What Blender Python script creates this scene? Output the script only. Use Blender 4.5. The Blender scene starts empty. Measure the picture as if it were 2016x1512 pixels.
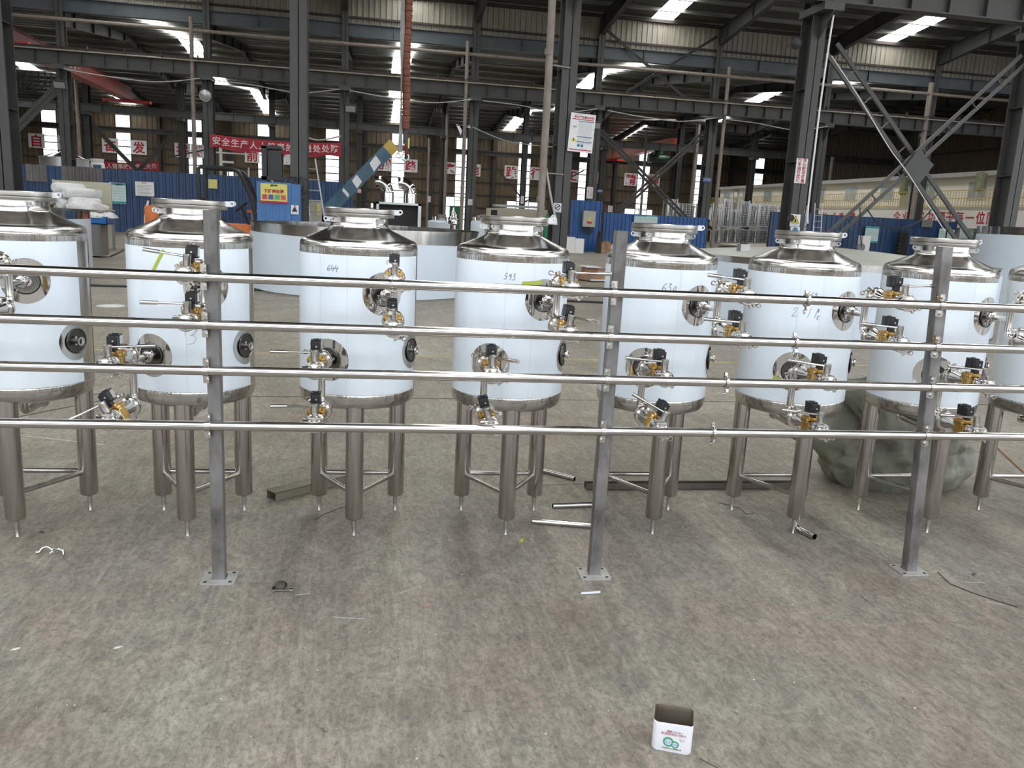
import bpy, math, random
from mathutils import Vector, Matrix, noise as mnoise
random.seed(7)
PI = math.pi
S = bpy.context.scene
COL = S.collection
# ---------------- camera, world, exposure ----------------
H = 1.55
FPX = 1598.5
F_ = Vector((0.17600, 0.96328, -0.20269)).normalized()
R_ = Vector((0.98370, -0.16890, 0.05030))
R_ = (R_ - F_ * R_.dot(F_)).normalized()
U_ = R_.cross(F_).normalized()
PHI = 0.03547                       # the pipe rack stands turned 2 degrees against the hall
cam_data = bpy.data.cameras.new('camera')
cam_data.sensor_width = 36.0
cam_data.lens = FPX / 2016 * 36.0
cam_data.clip_end = 400
cam = bpy.data.objects.new('camera', cam_data)
COL.objects.link(cam)
cam.matrix_world = Matrix(((R_.x, U_.x, -F_.x, 0), (R_.y, U_.y, -F_.y, 0), (R_.z, U_.z, -F_.z, H), (0, 0, 0, 1)))
S.camera = cam
S.view_settings.view_transform = 'Standard'
S.view_settings.look = 'None'
S.view_settings.gamma = 1
S.view_settings.exposure = 0.55
W = bpy.data.worlds.new('overcast_sky')
S.world = W
W.use_nodes = True
_n = W.node_tree.nodes; _l = W.node_tree.links
_bg = _n['Background']
_bg.inputs[1].default_value = 1.8
_tc = _n.new('ShaderNodeTexCoord'); _sp = _n.new('ShaderNodeSeparateXYZ'); _cr = _n.new('ShaderNodeValToRGB')
_l.new(_tc.outputs['Generated'], _sp.inputs[0]); _l.new(_sp.outputs['Z'], _cr.inputs[0]); _l.new(_cr.outputs[0], _bg.inputs[0])
_cr.color_ramp.elements[0].position = 0.0; _cr.color_ramp.elements[0].color = (1.25, 1.3, 1.35, 1)
_cr.color_ramp.elements[1].position = 0.7; _cr.color_ramp.elements[1].color = (0.85, 0.93, 1.05, 1)
SKYLIGHT = 8.0                       # glow of the translucent roof strips
def area_lamp(name, loc, rot, sx, sy, power, color=(1, .98, .95)):
    d = bpy.data.lights.new(name, 'AREA'); d.shape = 'RECTANGLE'; d.size = sx; d.size_y = sy; d.energy = power; d.color = color
    o = bpy.data.objects.new(name, d); COL.objects.link(o); o.location = loc; o.rotation_euler = rot
    return o
# ---------------- points ----------------
def ray(x, y): return F_ * FPX + R_ * (x - 1008) - U_ * (y - 756)
def at(x, y, Y):
    d = ray(x, y); return Vector((0, 0, H)) + d * (Y / d.y)
def fl(x, y, z=0.0):
    d = ray(x, y); return Vector((0, 0, H)) + d * ((z - H) / d.z)
def rk(x, y, z=0.0):                 # rack coordinates to hall coordinates
    c, s = math.cos(PHI), math.sin(PHI)
    return Vector((x * c + y * s, -x * s + y * c, z))
RZ = -PHI
# ---------------- mesh builder ----------------
def rot(ax, a): return Matrix.Rotation(a, 4, ax)
def tr(x, y, z): return Matrix.Translation((x, y, z))
def frame_to(p, q):
    p = Vector(p); q = Vector(q); d = (q - p)
    return tr(*p) @ d.to_track_quat('Z', 'Y').to_matrix().to_4x4(), d.length
class MB:
    def __init__(s): s.v = []; s.f = []; s.m = []
    def add(s, vs, fs, M=None, mi=0):
        b = len(s.v)
        if M is not None: vs = [M @ Vector(v) for v in vs]
        s.v += [tuple(v) for v in vs]
        s.f += [tuple(i + b for i in f) for f in fs]; s.m += [mi] * len(fs)
        return s
    def box(s, x0, x1, y0, y1, z0, z1, M=None, mi=0):
        vs = [(x0, y0, z0), (x1, y0, z0), (x1, y1, z0), (x0, y1, z0), (x0, y0, z1), (x1, y0, z1), (x1, y1, z1), (x0, y1, z1)]
        return s.add(vs, [(3, 2, 1, 0), (4, 5, 6, 7), (0, 1, 5, 4), (1, 2, 6, 5), (2, 3, 7, 6), (3, 0, 4, 7)], M, mi)
    def cbox(s, c, d, M=None, mi=0):
        return s.box(c[0] - d[0] / 2, c[0] + d[0] / 2, c[1] - d[1] / 2, c[1] + d[1] / 2, c[2] - d[2] / 2, c[2] + d[2] / 2, M, mi)
    def lathe(s, prof, n=24, M=None, mi=0, a0=0.0, a1=2 * PI, cap=True):
        full = abs(a1 - a0 - 2 * PI) < 1e-6
        k = n if full else n + 1
        vs = []; fs = []
        for (r, z) in prof:
            for i in range(k):
                a = a0 + (a1 - a0) * i / n
                vs.append((max(r, 1e-5) * math.cos(a), max(r, 1e-5) * math.sin(a), z))
        for j in range(len(prof) - 1):
            for i in range(n):
                i2 = (i + 1) % k
                fs.append((j * k + i, j * k + i2, (j + 1) * k + i2, (j + 1) * k + i))
        if cap and full:
            if prof[0][0] > 1e-4: fs.append(tuple(range(k - 1, -1, -1)))
            if prof[-1][0] > 1e-4: fs.append(tuple(range((len(prof) - 1) * k, len(prof) * k)))
        return s.add(vs, fs, M, mi)
    def cyl(s, p, q, r, r2=None, n=12, M=None, mi=0, cap=True):
        T, L = frame_to(p, q)
        return s.lathe([(r, 0), (r if r2 is None else r2, L)], n, (M @ T) if M is not None else T, mi, cap=cap)
    def tube(s, p, q, r, ri, n=16, M=None, mi=0):
        T, L = frame_to(p, q)
        return s.lathe([(ri, 0), (r, 0), (r, L), (ri, L), (ri, 0)], n, (M @ T) if M is not None else T, mi, cap=False)
    def ring(s, R, r, n=24, k=8, M=None, mi=0):
        prof = [(R + r * math.cos(2 * PI * j / k), r * math.sin(2 * PI * j / k)) for j in range(k + 1)]
        return s.lathe(prof, n, M, mi, cap=False)
    def path(s, pts, r, n=8, M=None, mi=0, close=False):
        pts = [Vector(p) for p in pts]; rr = r if isinstance(r, (list, tuple)) else [r] * len(pts)
        vs = []; fs = []; up = None
        for i, p in enumerate(pts):
            a = pts[i - 1] if i > 0 else (pts[-1] if close else p); b = pts[i + 1] if i < len(pts) - 1 else (pts[0] if close else p)
            t = (b - a).normalized()
            if up is None: up = t.orthogonal().normalized()
            up = (up - t * up.dot(t)).normalized(); w = t.cross(up)
            for j in range(n):
                a_ = 2 * PI * j / n; vs.append(p + (up * math.cos(a_) + w * math.sin(a_)) * rr[i])
        m = len(pts)
        for i in range(m if close else m - 1):
            for j in range(n):
                i2 = (i + 1) % m
                fs.append((i * n + j, i * n + (j + 1) % n, i2 * n + (j + 1) % n, i2 * n + j))
        if not close: fs += [tuple(range(n - 1, -1, -1)), tuple(range((m - 1) * n, m * n))]
        return s.add(vs, fs, M, mi)
    def prism(s, poly, d0, d1, M=None, mi=0):     # polygon in XZ, extruded along Y
        n = len(poly); vs = [(x, d0, z) for x, z in poly] + [(x, d1, z) for x, z in poly]
        fs = [tuple(range(n)), tuple(range(2 * n - 1, n - 1, -1))] + [(i + n, (i + 1) % n + n, (i + 1) % n, i) for i in range(n)]
        return s.add(vs, fs, M, mi)
    def bar(s, p, q, w, h, M=None, mi=0):         # square bar between two points
        T, L = frame_to(p, q)
        return s.box(-w / 2, w / 2, -h / 2, h / 2, 0, L, (M @ T) if M is not None else T, mi)
    def rbox(s, x0, x1, y0, y1, z0, z1, r, n=4, M=None, mi=0):   # box with rounded vertical edges
        pts = []
        for cx, cy, a0 in ((x1 - r, y1 - r, 0), (x0 + r, y1 - r, PI / 2), (x0 + r, y0 + r, PI), (x1 - r, y0 + r, 1.5 * PI)):
            for i in range(n + 1):
                a = a0 + PI / 2 * i / n; pts.append((cx + r * math.cos(a), cy + r * math.sin(a)))
        k = len(pts); vs = [(x, y, z0) for x, y in pts] + [(x, y, z1) for x, y in pts]
        fs = [tuple(range(k - 1, -1, -1)), tuple(range(k, 2 * k))] + [(i, (i + 1) % k, (i + 1) % k + k, i + k) for i in range(k)]
        return s.add(vs, fs, M, mi)
    def build(s, name, mats, parent=None, loc=None, rz=None, M=None, angle=35):
        me = bpy.data.meshes.new(name); me.from_pydata(s.v, [], s.f)
        mats = mats if isinstance(mats, (list, tuple)) else [mats]
        for m in mats: me.materials.append(m)
        if len(mats) > 1: me.polygons.foreach_set('material_index', s.m)
        me.polygons.foreach_set('use_smooth', [True] * len(me.polygons))
        me.set_sharp_from_angle(angle=math.radians(angle))
        me.update()
        o = bpy.data.objects.new(name, me); COL.objects.link(o)
        if parent is not None: o.parent = parent
        if loc is not None: o.location = loc
        if rz is not None: o.rotation_euler = (0, 0, rz)
        if M is not None: o.matrix_local = M
        return o
def tag(o, label=None, cat=None, group=None, kind=None):
    if label: o['label'] = label
    if cat: o['category'] = cat
    if group: o['group'] = group
    if kind: o['kind'] = kind
    return o
def thing(name, label, cat, loc=(0, 0, 0), rz=0.0, group=None, kind=None):
    o = bpy.data.objects.new(name, None); COL.objects.link(o); o.empty_display_size = .1
    o.location = loc; o.rotation_euler = (0, 0, rz)
    return tag(o, label, cat, group, kind)
KIDS = {}
def copy_tree(o, loc=None, rz=None, label=None, parent=None):
    c = o.copy(); COL.objects.link(c)
    if parent is not None: c.parent = parent
    if loc is not None: c.location = loc
    if rz is not None: c.rotation_euler = (0, 0, rz)
    if label: c['label'] = label
    for ch in [x for x in list(COL.objects) if x.parent == o]: copy_tree(ch, parent=c)
    return c
# ---------------- materials ----------------
def mat(name, col, rough=.5, metal=0.0, var=.12, scale=6.0, stretch=(1, 1, 1), bump=0.0, col2=None, emit=None, es=1.0, obj=True, detail=4, rvar=0.0, spec=None, aniso=0):
    m = bpy.data.materials.new(name); m.use_nodes = True
    N = m.node_tree.nodes; L = m.node_tree.links; b = N['Principled BSDF']
    b.inputs['Roughness'].default_value = rough; b.inputs['Metallic'].default_value = metal
    if spec is not None: b.inputs['Specular IOR Level'].default_value = spec
    if aniso: b.inputs['Anisotropic'].default_value = aniso
    tc = N.new('ShaderNodeTexCoord'); mp = N.new('ShaderNodeMapping'); mp.inputs['Scale'].default_value = stretch
    L.new(tc.outputs['Object'], mp.inputs[0])
    no = N.new('ShaderNodeTexNoise'); no.inputs['Scale'].default_value = scale; no.inputs['Detail'].default_value = detail; no.inputs['Roughness'].default_value = .6
    L.new(mp.outputs[0], no.inputs[0])
    cr = N.new('ShaderNodeValToRGB'); e = cr.color_ramp.elements
    c2 = col2 or tuple(min(1, c * (1 + var)) for c in col); c1 = tuple(c * (1 - var) for c in col)
    e[0].position = .3; e[0].color = (*c1, 1); e[1].position = .7; e[1].color = (*c2, 1)
    L.new(no.outputs[0], cr.inputs[0]); L.new(cr.outputs[0], b.inputs['Base Color'])
    if rvar:
        mr = N.new('ShaderNodeMapRange'); mr.inputs[3].default_value = rough - rvar; mr.inputs[4].default_value = rough + rvar
        L.new(no.outputs[0], mr.inputs[0]); L.new(mr.outputs[0], b.inputs['Roughness'])
    if bump:
        bp = N.new('ShaderNodeBump'); bp.inputs['Strength'].default_value = bump; bp.inputs['Distance'].default_value = .02
        L.new(no.outputs[0], bp.inputs['Height']); L.new(bp.outputs[0], b.inputs['Normal'])
    if emit: b.inputs['Emission Color'].default_value = (*emit, 1); b.inputs['Emission Strength'].default_value = es
    return m
STEEL = mat('stainless_polished', (.60, .58, .55), .16, 1.0, .06, 3, (1, 1, 1), rvar=.05)
BRUSH = mat('stainless_brushed', (.52, .50, .47), .30, 1.0, .07, 5, (1, 1, 30), rvar=.06)
MIRROR = mat('stainless_mirror', (.62, .60, .57), .07, 1.0, .04, 3)
LEGM = mat('stainless_leg', (.50, .47, .44), .2, 1.0, .12, 6, (6, 6, .6), rvar=.08)
PIPEM = mat('stainless_pipe', (.60, .575, .545), .12, 1.0, .05, 4, rvar=.04)
DULL = mat('galvanised_post', (.115, .100, .088), .42, .35, .3, 5, (2, 2, 1.0), col2=(.26, .255, .25), rvar=.12, detail=7)
FILM = mat('protective_film', (.80, .87, .93), .30, 0.0, .10, 3.5, (1, 1, .4), col2=(.89, .95, .99), spec=.6, detail=8)
FILMG = mat('protective_film_grey', (.56, .64, .71), .34, 0.0, .05, 1.5, spec=.6)
BRASS = mat('brass', (.60, .40, .15), .3, 1.0, .15, 30, rvar=.08)
BLACKP = mat('black_plastic', (.012, .012, .013), .35, 0, .1, 20)
WHITE = mat('white_paint', (.8, .8, .8), .5, 0, .04, 8)
PAPER = mat('white_board', (.72, .73, .75), .6, 0, .05, 3)
INK = mat('black_ink', (.02, .02, .025), .5, 0, .1, 9)
REDT = mat('red_lettering', (.42, .012, .03), .5, 0, .1, 3)
DKST = mat('dark_grey_steel', (.030, .031, .030), .55, .1, .25, 1.2, (1, 1, .6), rvar=.1)
GRST = mat('grey_painted_steel', (.058, .059, .056), .5, .1, .22, 1.0, rvar=.1)
BLGR = mat('blue_grey_eave_beam', (.075, .092, .105), .45, .1, .15, 1.5)
ROOFM = mat('roof_sheet_underside', (.075, .068, .055), .55, .2, .4, .8, (1, 4, 1))
PURL = mat('purlin_galvanised', (.30, .31, .29), .34, .6, .35, 1.5, (.3, 1, 1))
CLADU = mat('upper_cladding', (.27, .25, .205), .5, 0, .15, .8, (4, 1, .5))
CLADW = mat('far_wall_cladding', (.125, .092, .056), .6, 0, .2, .6, (3, 1, .4))
GLOW = mat('translucent_skylight', (.9, .95, 1), .5, emit=(1.0, 1.0, .97), es=SKYLIGHT)
PANE = mat('bright_window_pane', (.9, .95, 1), .4, emit=(.9, .97, 1.0), es=1.2)
BLUEF = mat('blue_fence_sheet', (.016, .050, .135), .4, 0, .3, 1.2, (3, 1, .5), rvar=.1)
BLUEB = mat('bright_blue_sheet', (.016, .085, .27), .4, 0, .2, 1.2, (3, 1, .5))
RUSTP = mat('weathered_pipe', (.24, .205, .175), .6, 0, .22, 5, (1, 1, .5))
BUSM = mat('brown_busbar', (.035, .022, .020), .6, 0, .3, 3)
CREAMC = mat('cream_conduit', (.45, .41, .33), .5, 0, .15, 3)
REDP = mat('red_crane_paint', (.27, .042, .030), .45, 0, .15, 1)
BANR = mat('red_banner_cloth', (.38, .022, .040), .6, 0, .12, 1.5)
WTXT = mat('white_lettering', (.75, .62, .62), .6, 0, .05, 3)
ORNG = mat('orange_paint', (.75, .20, .04), .4, 0, .1, 3)
YELS = mat('yellow_sign', (.62, .58, .16), .5, 0, .08, 5)
GREENC = mat('green_cylinder_paint', (.02, .17, .09), .4, 0, .2, 4)
GREYC = mat('grey_cabinet', (.20, .205, .20), .45, .1, .08, 3)
BEIGE = mat('beige_enamel', (.42, .40, .33), .5, 0, .08, 3)
CREAM = mat('cream_office_wall', (.84, .80, .68), .6, 0, .05, 1)
TAPE = mat('yellow_green_tape', (.42, .50, .05), .5, 0, .1, 10)
RUBBER = mat('black_rubber', (.02, .02, .02), .6, 0, .15, 9)
CARD = mat('brown_cardboard', (.36, .21, .13), .75, 0, .2, 5)
GALV = mat('galvanised_wire', (.55, .57, .57), .35, .8, .1, 8)
ALU = mat('aluminium', (.42, .43, .43), .4, .7, .12, 4)
GLASS = mat('office_window_glass', (.35, .45, .45), .1, 0, .1, 1)
# text: flat lettering as a thin mesh
def text_mb(txt, size, depth=0.0, bold=0.0, align='CENTER', shear=0, spacing=1.0, line=1.0):
    cu = bpy.data.curves.new('t', 'FONT'); cu.body = txt; cu.size = size; cu.extrude = depth; cu.offset = bold; cu.align_x = align; cu.align_y = 'CENTER'
    cu.shear = shear; cu.space_character = spacing; cu.space_line = line; cu.resolution_u = 3
    o = bpy.data.objects.new('t', cu); COL.objects.link(o)
    dg = bpy.context.evaluated_depsgraph_get(); dg.update()
    me = bpy.data.meshes.new_from_object(o.evaluated_get(dg))
    mb = MB(); mb.add([v.co.copy() for v in me.vertices], [tuple(p.vertices) for p in me.polygons])
    bpy.data.objects.remove(o); bpy.data.curves.remove(cu); bpy.data.meshes.remove(me)
    return mb
def text(name, txt, size, m, parent, loc, bold=0.0, up='Z', rz=0.0, **k):
    mb = text_mb(txt, size, bold=bold, **k)
    M = tr(*loc) @ rot('Z', rz) @ rot('X', PI / 2)
    mb.v = [tuple(M @ Vector(v)) for v in mb.v]
    return mb.build(name, m, parent)
# ---------------- the hall ----------------
YA, YB, YC, YW = 19.35, 40.2, 61.2, 79.4
XA0, XB0, XC0 = -7.55, -13.19, -18.76
def st(name, mb, m, label=None, cat=None, group=None, **k):
    return tag(mb.build(name, m, **k), label, cat, group, 'structure')
# floor: trowelled concrete with swirls, scuffs, grit
def floor_mat():
    m = bpy.data.materials.new('concrete_floor'); m.use_nodes = True
    N = m.node_tree.nodes; L = m.node_tree.links; b = N['Principled BSDF']
    tc = N.new('ShaderNodeTexCoord')
    def noise(sc, stretch=(1, 1, 1), det=6, dist=0.0, rough=.6, rz=0):
        mp = N.new('ShaderNodeMapping'); mp.inputs['Scale'].default_value = stretch; mp.inputs['Rotation'].default_value = (0, 0, rz); L.new(tc.outputs['Object'], mp.inputs[0])
        n = N.new('ShaderNodeTexNoise'); n.inputs['Scale'].default_value = sc; n.inputs['Detail'].default_value = det
        n.inputs['Distortion'].default_value = dist; n.inputs['Roughness'].default_value = rough; L.new(mp.outputs[0], n.inputs[0]); return n.outputs[0]
    def ramp(src, p0, c0, p1, c1):
        r = N.new('ShaderNodeValToRGB'); e = r.color_ramp.elements; e[0].position = p0; e[0].color = (*c0, 1); e[1].position = p1; e[1].color = (*c1, 1); L.new(src, r.inputs[0]); return r.outputs[0]
    def mix(f, a, c, mode='MIX'):
        x = N.new('ShaderNodeMix'); x.data_type = 'RGBA'; x.blend_type = mode
        if isinstance(f, float): x.inputs[0].default_value = f
        else: L.new(f, x.inputs[0])
        L.new(a, x.inputs[6]); L.new(c, x.inputs[7]); return x.outputs[2]
    base = ramp(noise(.5, (1, .9, 1), 6, 1.5), .3, (.200, .172, .143), .70, (.320, .296, .256))
    hue = ramp(noise(1.3, (1, 1, 1), 4, .8), .38, (1.02, .97, .93), .62, (.985, 1.0, .96))
    c = mix(1.0, base, hue, 'MULTIPLY')
    c = mix(.75, c, ramp(noise(2.1, (1, .8, 1), 9, 3.5, .68, .4), .36, (.80, .79, .78), .60, (1.12, 1.12, 1.11)), 'MULTIPLY')
    c = mix(.85, c, ramp(noise(8.0, (1.1, .62, 1), 8, 3.2, .7, .55), .40, (.78, .775, .77), .57, (1.09, 1.09, 1.09)), 'MULTIPLY')
    c = mix(.55, c, ramp(noise(4.5, (3.2, .45, 1), 8, 2.2, .72, .75), .42, (.72, .72, .71), .60, (1.14, 1.14, 1.14)), 'MULTIPLY')
    c = mix(.85, c, ramp(noise(55, (1.1, .7, 1), 4, .8, .75), .40, (.70, .69, .68), .54, (1.08, 1.08, 1.08)), 'MULTIPLY')
    c = mix(.75, c, ramp(noise(26, (.9, .7, 1), 5, 1.8, .65, .4), .335, (.45, .44, .42), .37, (1, 1, 1)), 'MULTIPLY')
    L.new(c, b.inputs['Base Color'])
    rr = N.new('ShaderNodeMapRange'); rr.inputs[3].default_value = .42; rr.inputs[4].default_value = .68; L.new(noise(1.4, (1, 1.5, 1), 5, .8), rr.inputs[0]); L.new(rr.outputs[0], b.inputs['Roughness'])
    bp = N.new('ShaderNodeBump'); bp.inputs['Strength'].default_value = .35; bp.inputs['Distance'].default_value = .006
    L.new(noise(22, (1, .8, 1), 6, 1.6, .7), bp.inputs['Height']); L.new(bp.outputs[0], b.inputs['Normal'])
    return m
FLOORM = floor_mat()
st('floor', MB().box(-40, 46, -24, 82, -.2, 0), FLOORM, 'dusty brown-grey concrete hall floor')
SEAM = mat('dark_floor_seam', (.05, .045, .04), .8, 0, .2, 9)
YLINE = mat('faded_yellow_paint', (.38, .31, .14), .6, 0, .25, 8)
for i, (a, b, w, m, lab) in enumerate([((-30, 6.72), (34, 6.72), .012, SEAM, 'dark joint in the concrete just behind the tanks'),
                                 ((-30, 8.75), (34, 8.75), .06, YLINE, 'faded yellow line painted across the floor'),
                                 ((-3.0, 5.2), (-1.35, 7.4), .014, SEAM, 'slanting dark crack in the concrete beside the leftmost tank')]):
    d = Vector((b[0] - a[0], b[1] - a[1], 0)); st('floor_marking', MB().bar((a[0], a[1], .0005), (b[0], b[1], .0005), w, .003) if abs(d.x) < 0 else MB().box(0, d.length, -w / 2, w / 2, .0005, .0025), m, lab, 'floor line', loc=(a[0], a[1], 0), rz=math.atan2(d.y, d.x))

def corr(x0, x1, z0, z1, per, dep, Y=0.0, thick=.02):      # trapezoid-corrugated sheet facing -Y
    mb = MB(); n = int((x1 - x0) / per); xs = []
    for i in range(n):
        x = x0 + i * per; xs += [(x, 0), (x + per * .55, 0), (x + per * .65, -dep), (x + per * .9, -dep)]
    xs.append((x0 + n * per, 0)); k = len(xs)
    vs = [(x, Y + y, z0) for x, y in xs] + [(x, Y + y, z1) for x, y in xs] + [(x, Y + y + thick, z0) for x, y in xs] + [(x, Y + y + thick, z1) for x, y in xs]
    fs = []
    for i in range(k - 1):
        fs += [(i, i + 1, k + i + 1, k + i), (3 * k + i, 3 * k + i + 1, 2 * k + i + 1, 2 * k + i), (k + i, k + i + 1, 3 * k + i + 1, 3 * k + i)]
    return mb.add(vs, fs)
# far wall, right wall, left wall
st('wall_back', corr(-40, 44, 0, 9.5, .42, .05, YW), CLADW, 'brown corrugated far wall of the hall')
g = MB()
for z in (.9, 2.1, 3.3, 4.5, 5.75, 8.6): g.box(-40, 44, YW - .16, YW - .06, z, z + .09)
st('trim_1', g, DKST, 'horizontal steel rails across the far wall')
st('wall_right', corr(0, 62, 0, 10.4, .42, .05), CLADW, 'dark corrugated side wall beyond the prefabricated offices', M=tr(42, YW, 0) @ rot('Z', -PI / 2))
g = MB()
for z in (2.4, 4.2, 5.9, 7.6): g.box(-.2, -.06, -40, 0, z, z + .12)
st('trim_2', g, DKST, 'horizontal steel rails across the side wall', loc=(42, YW, 0))
st('wall_left', corr(0, 100, 0, 11, .42, .05), CLADW, 'corrugated left side wall of the hall', M=tr(-40, -22, 0) @ rot('Z', PI / 2))
# open gable added for its light and reflections (seen only in the polished steel)
st('added_wall_rear', MB().box(-40, 46, -22.3, -22, 5.6, 11), CLADW, 'unseen added strip of cladding over the open gable behind the photographer')
g = MB()
for i in range(15): hcol(.5, .5, 0, 8.2, g) if i < 0 else g.box(-38 + 6 * i - .3, -38 + 6 * i + .3, -22.4, -21.9, 0, 8.2)
st('trim_5', g, DKST, 'posts of the open gable added behind the photographer for reflections')
st('added_ground_yard', MB().box(-90, 90, -120, -24, -.25, -.02), CREAMC, 'unseen paved yard added outside the open gable')
# far wall windows: upper short light and long strip each
for i in range(13):
    x = -27.42 + 6.0 * i
    lowz = 1.5
    w = thing('window_%d' % (i + 1), 'tall bright window strip in the far wall', 'window', (x, YW - .1, 0), kind='structure')
    m = MB(); m.box(-.58, .58, -.05, .02, lowz, 6.95); m.box(-.58, .58, -.05, .02, 7.35, 8.45); m.build('window_pane', PANE, w)
    f = MB()
    for z in (2.7, 3.9, 5.1, 6.3): f.box(-.58, .58, -.09, -.05, z, z + .05)
    for z in (lowz - .06, 6.95, 7.3, 8.45): f.box(-.64, .64, -.1, .02, z, z + .06)
    for s in (-1, 1): f.box(s * .61 - .03, s * .61 + .03, -.1, .02, lowz, 8.45)
    f.build('window_frame', DKST, w)
# ---- columns
def hcol(w, d, z0, z1, mb=None, ft=.03, wt=.02):
    mb = mb or MB()
    mb.box(-w / 2, w / 2, -d / 2, -d / 2 + ft, z0, z1); mb.box(-w / 2, w / 2, d / 2 - ft, d / 2, z0, z1); mb.box(-wt / 2, wt / 2, -d / 2, d / 2, z0, z1)
    return mb
ORD = ['first', 'second', 'third', 'fourth', 'fifth', 'sixth', 'seventh', 'eighth', 'ninth', 'tenth', 'eleventh', 'twelfth', 'thirteenth', 'fourteenth']
for i in range(6):
    x = XA0 + 6 * i - .0
    c = hcol(.36, .55, 0, 6.7); hcol(.36, .55, 6.7, 11.2, c)
    c.box(-.25, .25, -.85, .3, 6.55, 6.72).add([(-.02, -.85, 6.55), (.02, -.85, 6.55), (.02, -.27, 6.0), (-.02, -.27, 6.0), (.02, -.27, 6.55), (-.02, -.27, 6.55)], [(0, 1, 2, 3), (0, 1, 4, 5), (1, 2, 4), (0, 3, 5)])
    for z in (1.5, 3.2, 4.9): c.box(-.17, .17, -.26, .26, z, z + .015)
    lab = ['at the left picture edge', 'left of the hanging orange hose', 'carrying the large safety notice', 'carrying the red and white crane warning', 'at the right end of the big cross brace', 'beyond the right end of the near row'][i]
    st('steel_column', c, GRST, 'thick grey H-section column in the nearest row, ' + lab, 'column', 'nearest row of columns', loc=(x, YA, 0))
for i in range(9):
    x = XB0 + 6 * i - 6
    c = hcol(.42, .62, 0, 6.85); hcol(.30, .4, 6.85, 11.0, c)
    c.box(-.25, .25, -.75, .25, 6.72, 6.9)
    c.add([(-.02, -.75, 6.72), (.02, -.75, 6.72), (.02, -.3, 6.0), (-.02, -.3, 6.0), (.02, -.3, 6.72), (-.02, -.3, 6.72)], [(0, 1, 2, 3), (0, 1, 4, 5), (1, 2, 4), (0, 3, 5)])
    for z in (1.5, 3.0, 4.5): c.box(-.2, .2, -.3, .3, z, z + .015)
    st('steel_column', c, GRST, 'grey steel column of the middle row, %s from the left' % ORD[i], 'column', 'middle row of columns', loc=(x, YB, 0))
for i in range(10):
    x = XC0 + 6 * i - 6
    c = hcol(.36, .55, 0, 9.2); c.box(-.22, .22, -.6, .2, 6.72, 6.9)
    st('steel_column', c, DKST, 'dark steel column of the far row, %s from the left' % ORD[i], 'column', 'far row of columns', loc=(x, YC, 0))
for i in range(12):
    x = -30.4 + 6 * i
    st('steel_column', hcol(.3, .4, 0, 9.4), DKST, 'dark wall column between far windows, %s from the left' % ORD[i], 'column', 'columns along the far wall', loc=(x, YW - .35, 0))
# ---- crane runway beams
def ibeam(x0, x1, z0, z1, w, rib=0.93, mb=None):
    mb = mb or MB()
    mb.box(x0, x1, -w / 2, w / 2, z0, z0 + .03).box(x0, x1, -w / 2, w / 2, z1 - .03, z1).box(x0, x1, -.012, .012, z0, z1)
    n = int((x1 - x0) / rib)
    for i in range(n):
        x = x0 + (i + .5) * rib; mb.box(x - .01, x + .01, -w / 2 + .03, w / 2 - .03, z0 + .03, z1 - .03)
    return mb
def runway(name, y, x0, x1, z0, z1, w, lab, rail=True, rib=.93):
    t = thing('crane_beam', lab, 'crane beam', (0, y, 0), kind='structure')
    ibeam(x0, x1, z0, z1, w, rib).build('beam_web', GRST, t)
    if rail:
        MB().box(x0, x1, -.04, .04, z1, z1 + .09).build('crane_rail', BUSM, t)
        b = MB()
        for k in range(2): b.box(x0, x1, -w / 2 - .14, -w / 2 - .11, z1 - .01 + k * .06, z1 + .01 + k * .06)
        x = x0
        while x < x1: b.box(x, x + .05, -w / 2 - .15, -w / 2, z1 - .02, z1 + .16); x += 1.5
        b.build('busbar', BUSM, t)
        MB().cyl((x0, -w / 2 - .05, z1 - .06), (x1, -w / 2 - .05, z1 - .06), .03, n=8).build('conduit', CREAMC, t)
    return t
runway('a', YA - .55, -24, 40, 6.75, 7.45, .34, 'heavy grey crane beam crossing the top right corner', False, 1.0)
runway('b', YB - .45, -36, 41, 6.92, 7.55, .36, 'long grey crane beam with brown busbars on the middle row of columns')
runway('c', YC - .4, -38, 41, 6.93, 7.45, .3, 'thin grey crane beam on the far row of columns', False, 1.4)
t = thing('crane_beam', 'dark crane beam along the far wall crossing the window strips', 'crane beam', (0, YW - .9, 0), kind='structure')
ibeam(-38, 41, 6.95, 7.32, .24, 1.4).build('beam_web', DKST, t); MB().box(-38, 41, -.04, .04, 7.32, 7.4).build('crane_rail', BUSM, t)
# ---- eave beam, cladding above the middle row
st('eave_beam', ibeam(-38, 41, 9.15, 9.72, .3, 6.0), BLGR, 'blue-grey eave beam beneath the upper cladding', 'beam', loc=(0, YB, 0))
st('wall_upper', corr(-38, 41, 9.72, 11.15, .26, .04, YB + .1), CLADU, 'pale ribbed cladding above the middle row of columns')
g = MB().box(-38, 41, YB - .04, YB + .06, 9.95, 10.04).box(-38, 41, YB - .1, YB + .08, 11.02, 11.16)
st('trim_3', g, BUSM, 'thin brown rails across the upper cladding')
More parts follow.
